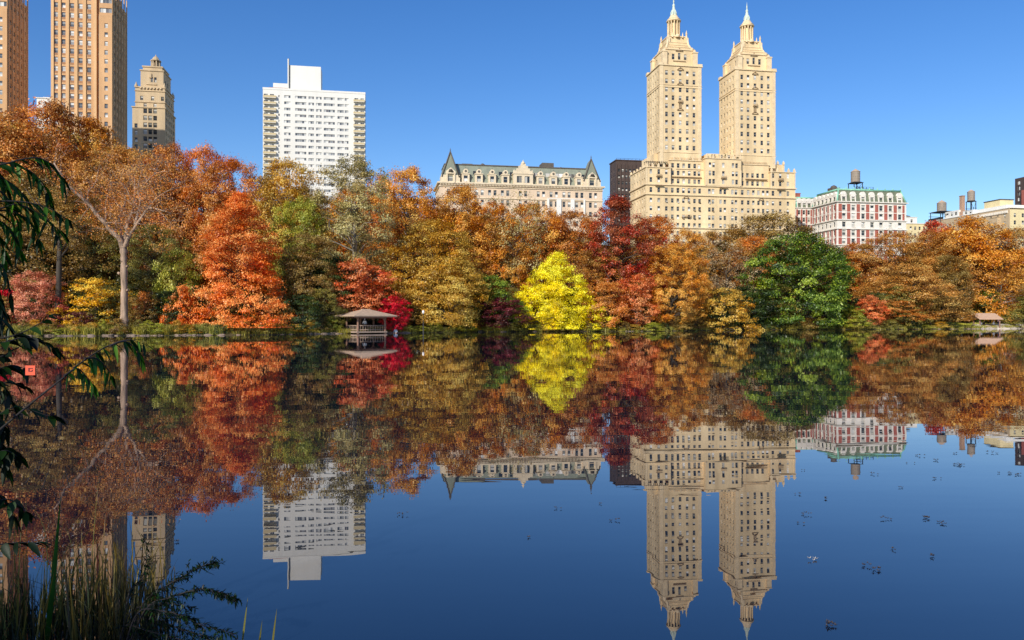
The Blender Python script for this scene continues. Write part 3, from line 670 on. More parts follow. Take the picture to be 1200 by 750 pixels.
rf=B.mb('roof',M['mansard']); z0=zm+.4; o_=1.7
a=[(.0,.0,z0),(Wr,0,z0),(Wr,dr_,z0),(0,dr_,z0)]; t=[(o_,o_,zt),(Wr-o_,o_,zt),(Wr-o_,dr_-o_,zt),(o_,dr_-o_,zt)]
for i in range(4): rf.quad(a[i],a[(i+1)%4],t[(i+1)%4],t[i])
rf.quad(*t)
gc=B.mb('roof_edge',M['greencopper'])
for i in range(4):
    gc.tube([a[i],t[i]],[.38,.38],6); gc.tube([t[i],t[(i+1)%4]],[.42,.42],6)
for i in range(9): u=o_+i*(Wr-2*o_)/8; gc.lathe([(.3,0),(.35,.3),(.08,1.0)],(u,o_,zt+.3),6)
def rdorm(x,y,rz):
    Mx=Matrix.Translation((x,y,z0))@Matrix.Rotation(rz,4,'Z'); q=B.mb('dormer',WS)
    q.box(-1.35,-.25,0,-.85,2.2,3.0,0,Mx); q.box(.85,-.25,0,1.35,2.2,3.0,0,Mx); q.box(-1.5,-.32,3.0,1.5,2.2,3.3,0,Mx); q.box(-.85,.1,0,.85,1.0,.55,0,Mx)
    q.tube([Mx@Vector((0,-.28,3.35)),Mx@Vector((0,2.4,3.35))],[1.25,1.25],14)
    B.w.append((Mx@Vector((0,.15,1.75)),rz,1.7,2.4,'sash'))
for c in cf: rdorm(c,.25,0)
for c in cl: rdorm(.25,dr_-c,-math.pi/2)
hut=B.mb('roof_hut',M['slatedark']); hut.box(-0.5+2,6,zt,5.5,10,zt+1.6); hut.lathe([(1.5,0),(1.3,.8),(.4,1.3)],(3.4,8,zt+1.6),10)
B.done()
# neighbour behind it
Dn=377; B=Bld('mansard_townhouse',(PX(933,Dn),Dn,0),TH,'small green mansard townhouse between the twin towered house and the red corner block','building')
z1_=PZ(231,Dn); B.block('wall',WS,0,0,13,14,G-1,z1_-5.2,grid([1.6,4.2,6.8,9.4,12],[z1_-7.4-3.6*i for i in range(10)],1.3,2.1),grid([2,5,8,11],[z1_-7.4-3.6*i for i in range(10)],1.3,2.1))
rf=B.mb('roof',M['mansard']); a=[(0,0,z1_-5),(13,0,z1_-5),(13,14,z1_-5),(0,14,z1_-5)]; t=[(1.2,1.2,z1_),(11.8,1.2,z1_),(11.8,12.8,z1_),(1.2,12.8,z1_)]
gc=B.mb('roof_edge',M['greencopper'])
for i in range(4): rf.quad(a[i],a[(i+1)%4],t[(i+1)%4],t[i]); gc.tube([a[i],t[i]],[.4,.4],6); gc.tube([t[i],t[(i+1)%4]],[.4,.4],6)
rf.quad(*t); B.ledge('cornice',WS,0,0,13,14,z1_-5.3,.3,.4)
z0=z1_-5
for c in (1.8,4.4,7,9.6): rdorm(c,.25,0)
red=B.mb('brick_panel',RB)
for i in range(9):
    for c in (.5,2.9,5.5,8.1,10.7): red.box(c-.45,-.07,z1_-9.3-3.6*i,c+.45,-.02,z1_-6-3.6*i)
ch=B.mb('chimney',RB); ch.box(3,5,z1_,5.2,6.5,z1_+2.6); ch.box(2.8,4.8,z1_+2.6,5.4,6.7,z1_+2.9)
B.done()

# ---- beige block and right-hand row
Dh=385; B=Bld('beige_apartment_building',(PX(1058,Dh),Dh,0),TH,'low beige building just right of the red corner block with a whitish roof storey','building')
zh=PZ(262,Dh); B.block('wall',M['yellowstucco'],0,0,14,16,G-1,zh,grid([4.5,7,9.5,12],[zh-2.2-3.4*i for i in range(10)],1.2,1.7))
B.block('roof_storey',M['white'],2,2,9.5,12,zh,PZ(254,Dh),grid([4.5],[zh+1.7],1.3,1.6)); B.ledge('cornice',M['whitestone'],0,0,14,16,zh,.35,.3); B.ledge('cornice',M['whitestone'],2,2,9.5,12,PZ(254,Dh),.3,.2)
B.mb('roof',M['roof']).lathe([(2.6,0),(2.2,.8),(.6,1.3)],(6,6,PZ(254,Dh)+.3),12)
B.done()
Dy=366.6; Xy=PX(1183,Dy)
B=Bld('yellow_corner_building',(Xy,Dy,0),TH,'yellow corner building with a long tan side wall and white top storey','building')
zy=54.5; sd_=56
bays=[u for u in lin_sp(3,sd_-3,13)]
B.block('side_wall',M['tanwall'],0,0,.3,sd_,G-1,zy+.6,(),grid(bays,[zy-3-3.5*i for i in range(11)],1.3,1.9),(),True)
B.block('front_wall',M['yellowstucco'],.3,-.15,34,sd_-.02,G-1,zy,grid([2.6]+lin_sp(7,31,9),[zy-2.8-3.5*i for i in range(11)],1.4,1.9))
B.ledge('cornice',M['whitestone'],0,0,34,sd_,zy+.6,.3,.25)
q=B.mb('bay',M['tanwall'])
for u in (8,17,26): q.box(-1.6,u-2.4,G,-.02,u+2.4,zy-3.2); q.box(-1.8,u-2.6,zy-3.2,-.02,u+2.6,zy-2.9)
q=B.mb('bracket',M['whitestone'])
for i in range(24): q.box(-.6,1+i*.95,zy-1.6,-.02,1.4+i*.95,zy-.4)
zs_=PZ(240,Dy+6)
B.block('setback_storey',M['white'],3,5,34,sd_-26,zy+.9,zs_,grid([3,5,9,13,18,23],[zy+2.3],2,1.7,'wide'),grid([3,6,9,14,18,22],[zy+2.3],2.0,1.6,'wide'))
B.block('roof_hut',M['yellowstucco'],4,10,11.5,20,zs_,PZ(234.5,Dy+12)); B.ledge('roof_hut_edge',M['roof'],4,10,11.5,20,PZ(234.5,Dy+12),.35,.3)
B.block('penthouse',M['white'],1.2,34,12,44,zy+.9,zy+4.5,(),grid([2,5,8],[zy+2.8],1.6,1.6)); B.block('penthouse',M['whitestone'],1.2,24,9,31,zy+.9,zy+3.2,(),grid([2,5],[zy+2.2],1.6,1.4))
B.mb('roof_rail',M['steel']).box(.2,44,zy+.9,.4,sd_-1,zy+2.2)
B.done()
Dj=470; B=Bld('red_glass_tower',(PX(1197,Dj),Dj,0),TH,'dark red and blue glass tower cut off by the right edge of the photo','building')
zj=PZ(207,Dj)
B.block('wall',M['brownbrick'],2,0,20,7,G-1,zj,grid(lin_sp(2,15,6),[zj-3-3.4*i for i in range(30)],1.8,2.2,'wide'),grid([3,7,11],[zj-3-3.4*i for i in range(30)],2,2.2,'wide'))
B.block('wing',M['redbrick'],0,-4,12,-.02,G-1,PZ(223,Dj),grid([2,5,8,11],[PZ(223,Dj)-3-3.4*i for i in range(25)],1.8,2,'wide'))
B.done()

# ---- rooftop water tanks and chimney
def water_tank(loc,r,h,leg,label,wide=1.5,dark=True):
    t=empty('water_tank',loc,TH,label,'water tank','rooftop water tanks')
    b=MB(); b.lathe([(r,0),(r*1.0,h),(r*1.0,h+.02)],(0,0,leg+.5),24)
    for k in range(4): b.lathe([(r+.05,0),(r+.05,.1)],(0,0,leg+.7+k*h/4),24)
    b.build('tank',M['tankwood'],t)
    b=MB(); b.lathe([(r+.15,0),(r*.55,r*.42),(.15,r*.7),(.1,r*.8)],(0,0,leg+.5+h),24); b.build('tank_roof',M['shingle'],t)
    b=MB(); ww=r*wide
    b.box(-ww,-ww,leg,ww,ww,leg+.22); b.box(-ww*.8,-ww*.8,leg+.22,ww*.8,ww*.8,leg+.48)
    for i in range(2): b.box(-ww,(-ww if i==0 else ww-.2),leg*.5,ww,(-ww+.2 if i==0 else ww),leg*.5+.2)
    for (sx,sy) in ((-1,-1),(1,-1)):
        b.tube([(sx*ww*.9,sy*ww*.95,.1),(-sx*ww*.9,sy*ww*.95,leg)],[.08,.08],5)
    b.build('platform',M['steel'],t)
    for sx in (-1,1):
        for sy in (-1,1):
            l=MB(); l.box(-.14,-.14,0,.14,.14,leg); l.build('leg',M['steel'],t,(sx*ww*.85,sy*ww*.85,0))
    return t
d_=Dr+13; water_tank((PX(1002.5,d_),d_,zt-0 if False else 61.72),2.05,4.9,4.6,'grey wooden water tank high on a black frame on the green edged mansard roof',1.25)
bb=empty('tank_stand',(PX(1008,d_),d_,61.72),TH,'black steel stand and roof hut below the water tank on the mansard roof','roof structure'); q=MB(); q.box(-4.6,-3.6,.0,4.6,3.6,1.5); 
for i in range(6): q.box(-4.6+i*1.75,-3.7,1.5,-4.4+i*1.75,-3.6,2.2)
q.box(-4.6,-3.7,2.2,4.6,-3.6,2.3); q.build('roof_hut',M['steel'],bb)
def onroof(px,v): 
    X=Xy-v*math.sin(TH); Y=Dy+v*math.cos(TH); k=(px-CX)/F; u=(k*Y-X)/(math.cos(TH)-k*math.sin(TH)); return (X+u*math.cos(TH),Y+u*math.sin(TH))
x,y=onroof(1103.5,47); water_tank((x,y,zy+.95),2.3,4.5,3.9,'squat grey water tank on a wide black frame left of the brick chimney',1.9)
x,y=onroof(1138,29); water_tank((x,y,zy+.95),1.75,4.6,7.0,'tall narrow brown water tank on high legs right of the brick chimney',1.0)
x,y=onroof(1127.5,34); c=empty('chimney',(x,y,zy+.9),TH,'square buff brick chimney between two rooftop water tanks','chimney'); q=MB(); q.box(-1.7,-1.5,0,1.7,1.5,2.4); q.box(-.9,-.9,2.4,.9,.9,10.6); q.build('stack',M['chimneybrick'],c); q=MB(); q.box(-1.05,-1.05,10.6,1.05,1.05,11); q.build('cap',M['limedark'],c)
# ------------------------------------------------------------------ foliage
PAL={k:leafmat('leaves_'+k,v) for k,v in dict(
 gold=((140,84,26),(208,140,50),(236,182,90)), rust=((130,74,30),(200,124,54),(226,162,88)), orange=((146,64,22),(226,124,52),(246,162,88)),
 dred=((112,42,24),(180,84,52),(218,120,76)), crimson=((140,10,24),(226,34,52),(248,84,92)), yellow=((176,160,10),(250,226,20),(255,242,60)),
 olive=((80,76,30),(136,126,56),(182,166,88)), green=((38,56,14),(92,116,30),(162,176,60)), ygreen=((110,118,30),(176,172,60),(216,206,104)),
 maroon=((64,22,26),(112,44,46),(150,72,70)), brown=((120,80,34),(190,134,62),(220,172,98)), pinkbrown=((140,86,58),(196,134,94),(222,172,132)),
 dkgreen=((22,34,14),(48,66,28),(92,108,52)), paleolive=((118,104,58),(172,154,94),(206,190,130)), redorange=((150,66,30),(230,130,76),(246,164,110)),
 salmon=((150,80,58),(212,126,94),(232,164,130)), ygold=((160,112,18),(232,172,30),(248,206,76)), brownolive=((92,70,32),(148,114,54),(184,152,82)),
 goldolive=((122,90,26),(196,148,54),(222,188,92)), beige=((140,116,84),(190,162,122),(216,192,152))).items()}
PAL['crimson']=leafmat('leaves_crimson_even',((140,10,24),(226,34,52),(248,84,92)),hue=.004)
PAL['bankgrass']=leafmat('bank_grass_blades',((66,66,22),(136,130,50),(196,180,84)))
PAL['near']=leafmat('leaves_near',((12,34,8),(40,84,22),(120,160,50)),.45,.02,.02,1.3)
PAL['neardark']=leafmat('leaves_near_dark',((6,14,6),(14,30,12),(36,66,22)),.2,.02,.02,1.2)

def leaf_mesh(name, C, Nn, size, tint, mat, rng, asp=.62):
    """C centres, Nn normals -> one mesh of small pointed leaf faces with a per-leaf tint"""
    n=len(C); up=rng.normal(size=(n,3)); a=np.cross(Nn,up); a/=np.linalg.norm(a,axis=1,keepdims=True)+1e-9
    b=np.cross(Nn,a); b/=np.linalg.norm(b,axis=1,keepdims=True)+1e-9
    s=(size*rng.uniform(.7,1.3,n))[:,None]
    V=np.empty((n,4,3),np.float32)
    V[:,0]=C+a*s*.5; V[:,1]=C+b*s*.5*asp+Nn*s*.08; V[:,2]=C-a*s*.5; V[:,3]=C-b*s*.5*asp+Nn*s*.08
    me=bpy.data.meshes.new(name); me.vertices.add(4*n); me.vertices.foreach_set('co',V.ravel())
    me.loops.add(4*n); me.loops.foreach_set('vertex_index',np.arange(4*n,dtype=np.int32))
    me.polygons.add(n); me.polygons.foreach_set('loop_start',np.arange(0,4*n,4,dtype=np.int32)); me.polygons.foreach_set('loop_total',np.full(n,4,np.int32))
    at=me.attributes.new('tint','FLOAT','FACE'); at.data.foreach_set('value',np.clip(tint,0,1).astype(np.float32))
    me.materials.append(mat); me.update(); return me

SHAPES={'round':lambda t:np.sqrt(np.clip(1-np.abs((t-.42)/.58)**2.2,0,1))*np.clip(t/.12+.45,0,1),
 'dome':lambda t:np.clip(1-t**2.6,0,1)**.55*(.82+.18*np.clip(t/.3,0,1)),
 'cone':lambda t:(1-t)**.78*.98+.03, 'wide':lambda t:np.clip(1-t,0,1)**.52*np.where(t>.9,.8,1)+.03, 'egg':lambda t:np.sqrt(np.clip(1-np.abs((t-.36)/.64)**1.8,0,1)),
 'spread':lambda t:np.sqrt(np.clip(1-np.abs((t-.62)/(.38 if False else .62))**2.4,0,1))*np.where(t>.62,np.sqrt(np.clip(1-((t-.62)/.38)**2,0,1)),1),
 'bush':lambda t:np.sqrt(np.clip(1-t**2.2,0,1))}
def crown(seed,H,Rr,zb,shape,nc,nl,cr,flat,lsz,inside=.2,lobes=.3,droop=0):
    rng=np.random.default_rng(seed)
    f=SHAPES[shape]; t=rng.uniform(0,1,nc*6); r=f(t); keep=rng.uniform(0,1,nc*6)<(.25+.75*r); t=t[keep][:nc]; r=r[keep][:nc]; nc=len(t)
    ph=rng.uniform(0,2*np.pi,nc)
    k=rng.uniform(0,6.28,6)
    lob=1+lobes*(.45*np.sin(2*ph+k[0]+3*t)+.35*np.sin(3*ph+k[1]-5*t)+.3*np.sin(5*ph+k[2]+9*t)+.25*np.sin(11*t+k[3]))
    frac=np.where(rng.uniform(0,1,nc)<inside, rng.uniform(.05,.7,nc), rng.uniform(.74,1.04,nc))
    rad=np.maximum(.05,(Rr-cr*.6)*r*lob)*frac
    cc=np.stack([rad*np.cos(ph),rad*np.sin(ph),zb+t*(H-zb-cr*flat*.5)-droop*rad/Rr],1)
    csz=cr*rng.uniform(.6,1.35,nc)
    cid=rng.choice(nc,nl,p=csz**2/np.sum(csz**2))
    d=rng.normal(size=(nl,3)); d/=np.linalg.norm(d,axis=1,keepdims=True)
    d[:,2]=np.where(d[:,2]<-.2,-d[:,2],d[:,2])
    rr=rng.uniform(0,1,nl)**.45
    P=cc[cid]+d*(csz[cid]*rr)[:,None]*np.array([1,1,flat])
    P+=rng.normal(size=(nl,3))*(np.where(rng.uniform(0,1,nl)<.28,.45,.16)*cr)[:,None]*np.array([1,1,.7])
    out=P-np.array([0,0,zb+(H-zb)*.4]); out/=np.linalg.norm(out,axis=1,keepdims=True)+1e-9
    Nn=d*.55+out*.55+np.array([0,-.0,.35])+rng.normal(size=(nl,3))*.55; Nn/=np.linalg.norm(Nn,axis=1,keepdims=True)
    ct=rng.normal(0,.20,nc)
    big=.12*np.sin(P[:,0]*.55+k[4])*np.sin(P[:,2]*.6+k[5])
    tint=.46+ct[cid]+rng.normal(0,.15,nl)+big+.12*(rr-.6)
    P[:,2]=np.maximum(P[:,2],.05)
    me=leaf_mesh('crown',P,Nn,lsz,tint,PAL['gold'],rng)
    # limbs: trunk and forks reaching the outer clumps
    b=MB(); r0=.018*H+.06; top=zb+(H-zb)*.62
    lean=rng.normal(0,.25,2); tp=[(lean[0]*q*q,lean[1]*q*q,q*top) for q in (0,.15,.35,.6,.8,1)]
    tp[0]=(0,0,-.6)
    b.tube(tp,[r0*1.45,r0*1.1,r0*.9,r0*.68,r0*.45,r0*.2],9)
    for i in rng.choice(nc,min(nc,54 if H>8 else 14),replace=False):
        e=cc[i]; q=np.clip((e[2]-.25*(H-zb)*rng.uniform(.3,1))/top,.18,.92); s_=Vector((lean[0]*q*q,lean[1]*q*q,q*top)); e=Vector(e)
        m_=s_.lerp(e,.5)+Vector((rng.normal(0,.04*H),rng.normal(0,.04*H),.03*H)); rs=r0*(1-q)*.45+.04
        b.tube([s_,s_.lerp(m_,.5)+Vector((0,0,.1)),m_,e],[rs,rs*.8,rs*.55,.03],5,cap=False)
    return me,b.mesh('trunk',M['bark']),H,Rr
PRO={}
def proto(n,*a,**k): PRO[n]=crown(*a,**k)
proto('big1',1,20,8,2.5,'round',430,50000,1.1,.75,.27)
proto('big2',2,20,8,1.5,'egg',420,50000,1.1,.75,.27,lobes=.4)
proto('big3',3,20,8,1.2,'dome',460,52000,1.05,.75,.27,lobes=.35)
proto('big4',4,20,8,3.5,'round',260,36000,1.1,.75,.26,lobes=.6,inside=.15)
proto('big5',5,20,8,1.0,'round',480,50000,.95,.8,.27,lobes=.45)
proto('lay1',6,16,8,.6,'dome',420,46000,1.15,.5,.27,lobes=.3,droop=.8)
proto('lay2',7,14,8,1.0,'egg',380,42000,1.15,.5,.26,lobes=.45,droop=.6)
proto('thin',8,20,8,4,'round',200,9500,1.3,.8,.26,lobes=.5)
proto('small1',9,8,4,.4,'round',210,15000,.6,.75,.2,lobes=.4)
proto('small2',10,7,4,.2,'dome',210,15000,.6,.7,.2,lobes=.45)
proto('small3',11,7,4,.3,'egg',190,12000,.55,.65,.19,lobes=.5,droop=.4)
proto('bush1',12,3,2,.05,'bush',50,4500,.5,.7,.16,lobes=.4)
proto('bush2',13,3,2,.05,'bush',45,4000,.5,.55,.15,lobes=.5)
proto('bush3',14,3,2,.05,'dome',60,3500,.35,.8,.13,lobes=.6)

def plant(name,cat,pro,pal,px,top,wpx,d,label,group=None,bark=None,rz=None,base=None,mesh=None):
    x=PX(px,d); z=gz(x,d) if base is None else base
    me,tr,H,Rr=mesh or PRO[pro]
    h=PZ(top,d)-z; r=wpx/2/F*d
    t=empty(name,(x,d,z-.05),rnd.uniform(0,6.28) if rz is None else rz,label,cat,group)
    for nm,m_,mt in (('crown' if cat=='tree' else 'foliage',me,PAL[pal]),('trunk' if cat=='tree' else 'stem',tr,bark or M['bark'])):
        o=bpy.data.objects.new(nm,m_); col.objects.link(o); o.parent=t; o.scale=(r/Rr,r/Rr,h/H)
        o.material_slots[0].link='OBJECT'; o.material_slots[0].material=mt
    return t
# hero crowns
H_orange=crown(31,16,7,.3,'wide',700,84000,.9,.42,.205,inside=.25,lobes=.3,droop=1.0)
H_yellow=crown(32,11,6.2,.15,'wide',460,60000,.72,.7,.18,inside=.2,lobes=.5,droop=.6)
H_green=crown(33,17,11,.3,'egg',520,60000,1.2,.62,.34,inside=.2,lobes=.3)
H_dred=crown(34,22,7.5,3,'egg',420,48000,1.0,.75,.28,inside=.15,lobes=.6)
H_pale=crown(35,24,6,7,'round',300,28000,.95,.8,.26,inside=.2,lobes=.55)
H_lred=crown(36,9,5.2,1.8,'spread',260,19000,.8,.32,.22,inside=.3,lobes=.4,droop=.3)
T=lambda *a,**k: plant('autumn_tree','tree',*a,**k)
S=lambda *a,**k: plant('shrub','shrub',*a,**k)
# --- left woods
T('big1','rust',-20,128,190,124,'orange brown tree at the left edge, below the gap between the tan towers')
T('big4','rust',60,118,140,128,'orange brown tree with a ragged top under the right tan tower')
T('big5','gold',105,140,110,134,'golden brown tree rising in front of the base of the right tan tower')
T('big2','brownolive',40,205,150,108,'shaded golden brown tree behind the dark trunk at far left')
T('big4','brown',150,170,120,126,'grey brown thin tree below the cream stepped tower')
T('big5','rust',205,170,90,130,'orange topped tree just right of the cream stepped tower')
T('big1','orange',240,172,84,134,'bright orange tree top left of the white slab')
T('small2','olive',118,270,90,112,'dark olive tree in the shade behind the pale bare tree')
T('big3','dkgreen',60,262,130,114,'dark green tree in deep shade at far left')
T('small1','salmon',42,318,62,94,'salmon pink small tree at the left shore')
T('small3','ygold',112,322,82,98,'golden yellow small tree left of the pale bare trunk')
S('bush1','crimson',4,340,40,96,'deep crimson shrub at the left edge of the far shore')
S('bush2','maroon',90,364,34,93.2,'small dark maroon shrub beside the stones left of the bare trunk')
T('small3','ygreen',208,286,62,104,'ragged yellow green tree left of the conical orange tree')
S('bush1','orange',212,334,38,98.5,'small orange shrub against the left foot of the conical orange tree')
S('bush2','rust',168,340,36,98,'rusty orange shrub just right of the pale bare trunk')
T('big4','olive',180,262,80,110,'olive shaded tree between the pale bare tree and the conical orange tree')
# --- middle
T(None,'orange',281,226,124,103,'large conical orange tree whose tiered branches reach the water',mesh=H_orange)
T('big4','rust',275,184,90,128,'brownish orange tree rising behind the conical orange tree')
T('big1','goldolive',338,188,100,124,'olive gold tree with a bushy top below the white slab')
T('big5','ygreen',352,232,70,117,'yellow green tree behind the right side of the conical orange tree')
T(None,'paleolive',416,184,92,119,'tall pale olive tree with whitish limbs above the pavilion roof',mesh=H_pale,bark=M['greybark'])
T('big2','brownolive',362,272,74,110,'dark brown olive tree right of the conical orange tree')
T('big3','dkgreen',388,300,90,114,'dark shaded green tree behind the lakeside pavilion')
T('small2','olive',376,338,52,106.5,'olive bush like tree on the bank left of the pavilion')
T(None,'redorange',420,303,84,113,'flat topped red orange tree directly behind the pavilion roof',mesh=H_lred)
T('small1','crimson',462,347,36,110.5,'crimson small tree at the right end of the pavilion roof')
T('small2','dkgreen',463,352,70,120,'dark green tree in shade behind the crimson tree')
T('big4','gold',478,194,90,136,'golden orange tree between the white slab and the mansion block')
T('big5','rust',446,206,60,140,'rust orange tree top right of the pale olive tree')
T('big1','goldolive',507,258,104,122,'broad golden tree over the right end of the pavilion')
T('big3','gold',540,217,100,138,'golden orange tree under the left part of the mansion block')
T('lay2','goldolive',528,300,96,119,'golden tree with tiered low branches right of the crimson tree',)
T('small2','green',572,322,76,124.5,'dark green small tree left of the bright yellow tree')
T('small1','maroon',588,348,62,121.5,'dark maroon shrub like tree on the shore left of the bright yellow tree')
T('thin','paleolive',606,222,96,142,'thin pale olive tree with a slender pale trunk above the bright yellow tree',bark=M['palebark'])
T('big5','gold',577,238,80,138,'golden olive tree behind the dark green small tree')
T(None,'yellow',653,297,98,127,'bright yellow tree with low branches sweeping over the water',mesh=H_yellow)
T('big4','gold',622,236,84,146,'golden tree behind the thin pale olive tree')
T('big5','rust',646,250,60,148,'rusty tree between the thin pale tree and the rust brown tree')
T('big1','rust',672,248,94,144,'rust brown tree behind the bright yellow tree')
T('big2','brown',697,290,80,135,'brown tree between the bright yellow tree and the dark red tree')
T(None,'dred',722,229,84,136,'tall dark red tree rising in front of the dark brown block',mesh=H_dred)
T('small1','redorange',746,322,52,130,'small red orange tree below the tall dark red tree')
T('small2','rust',712,330,66,128.5,'low rust brown tree on the shore under the tall dark red tree')
T('big3','rust',768,252,84,142,'orange red tree top under the left tower of the twin towered house')
T('big5','gold',787,286,76,132.5,'tall golden orange tree at the shore below the twin towers')
T('big2','gold',806,268,60,142,'golden tree set back just right of the tall golden orange one')
# --- right
T('small3','goldolive',848,334,78,139,'tan yellow low tree on the shore below the twin towers')
T('thin','beige',852,288,84,158,'nearly bare beige tree in the gap left of the round green tree')
T('big4','brown',832,270,70,165,'brown tree top in front of the right tower of the twin towered house')
T('big1','brownolive',902,250,124,176,'wide olive brown tree behind the round green tree')
T('big3','rust',880,276,90,168,'rust tinted tree between the beige tree and the round green tree')
T(None,'green',936,274,136,152,'large round green tree standing at the water on the right',mesh=H_green)
T('small3','ygreen',996,356,40,151,'yellow green shrubby tree right of the round green tree')
T('small1','redorange',1020,346,40,153,'bright red orange small tree right of the round green tree')
T('big3','rust',1003,284,70,182,'rust orange tree under the red corner block')
T('big1','brown',1044,272,96,176,'brown tree below the right side of the red corner block')
T('lay2','brown',1066,312,110,162,'brown tiered tree hanging low over the right shore')
T('big5','brown',1092,272,80,184,'brown tree top below the beige building')
T('small2','dred',1096,258,60,205,'dark red tree top below the squat water tank',base=9)
T('lay1','gold',1140,255,130,186,'wide golden brown tree filling the wood below the brick chimney')
T('big3','brownolive',1112,298,62,176,'dark olive tree left of the small shelter')
T('big2','brown',1192,266,90,188,'golden brown tree at the right edge below the yellow corner building')
T('thin','brown',1172,312,70,178,'bare limbed brown tree standing just behind the small shelter',bark=M['greybark'])
T('small1','ygreen',1192,330,60,184,'yellow green tree behind the shelter at the right edge')
T('small2','green',1160,338,50,180,'dark green low tree right behind the shelter roof')
T('small1','rust',1044,350,70,156.5,'rust brown low tree at the shore right of the red orange one')
# --- fillers further back, tops kept under the skyline
sky_x=[-80,0,60,130,160,240,300,420,450,490,520,600,640,700,740,800,850,950,1000,1130,1180,1280]
sky_y=[150,135,135,160,200,195,205,205,220,220,240,240,262,262,262,282,282,270,290,275,285,285]
fp=['rust','gold','brown','goldolive','brownolive','olive']
for i in range(38):
    px=-90+i*36+rnd.uniform(-8,8); d=np.interp(px,[-90,600,1280],[140,158,200])+rnd.uniform(-4,14)
    top=float(np.interp(px,sky_x,sky_y))+rnd.uniform(4,26); p=fp[rnd.randrange(6)]
    T(['big1','big2','big3','big5'][rnd.randrange(4)],p,px,top,rnd.uniform(80,120),d,'autumn tree deep in the wood behind the shore trees, mostly hidden by them','trees deep in the wood')
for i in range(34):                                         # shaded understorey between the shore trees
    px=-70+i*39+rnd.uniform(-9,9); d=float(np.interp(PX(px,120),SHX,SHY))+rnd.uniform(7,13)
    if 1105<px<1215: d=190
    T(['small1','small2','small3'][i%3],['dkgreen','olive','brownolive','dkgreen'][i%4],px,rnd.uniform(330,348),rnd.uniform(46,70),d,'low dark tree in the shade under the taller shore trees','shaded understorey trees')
# --- bank shrubs
bank=['ygreen','olive','ygreen','goldolive','dkgreen','brownolive']
SPECIAL={(475,550):'ygreen',(860,985):'green'}
for i in range(78):
    px=-60+i*16.8+rnd.uniform(-5,5)
    if 392<px<472 or 1118<px<1215: continue
    x=PX(px,120); s_=None
    d=float(np.interp(px,[p for p,_ in SH],[q for _,q in SH])); d=shore(PX(px,d))+rnd.uniform(.5,1.3)
    pal=bank[rnd.randrange(6)]
    if 470<px<556: pal='ygreen'
    if px<240: pal=['goldolive','olive','ygreen','brownolive','goldolive'][rnd.randrange(5)]
    hgt=rnd.uniform(9,19) if px<400 else rnd.uniform(6,15)*(.6 if px>1080 else 1)
    z=gz(PX(px,d),d); top=HY+ (EYE-z)/d*F-hgt
    S(['bush1','bush2','bush3'][i%3],pal,px,top,rnd.uniform(16,32),d,{'ygreen':'low yellow green shrub on the edge of the far bank','olive':'low olive shrub on the edge of the far bank','goldolive':'low golden olive shrub on the edge of the far bank','dkgreen':'low dark green shrub on the edge of the far bank','brownolive':'low brown olive shrub on the edge of the far bank'}[pal],'%s shrubs along the far bank'%pal.replace('ygreen','yellow green').replace('goldolive','golden olive').replace('dkgreen','dark green').replace('brownolive','brown olive'))

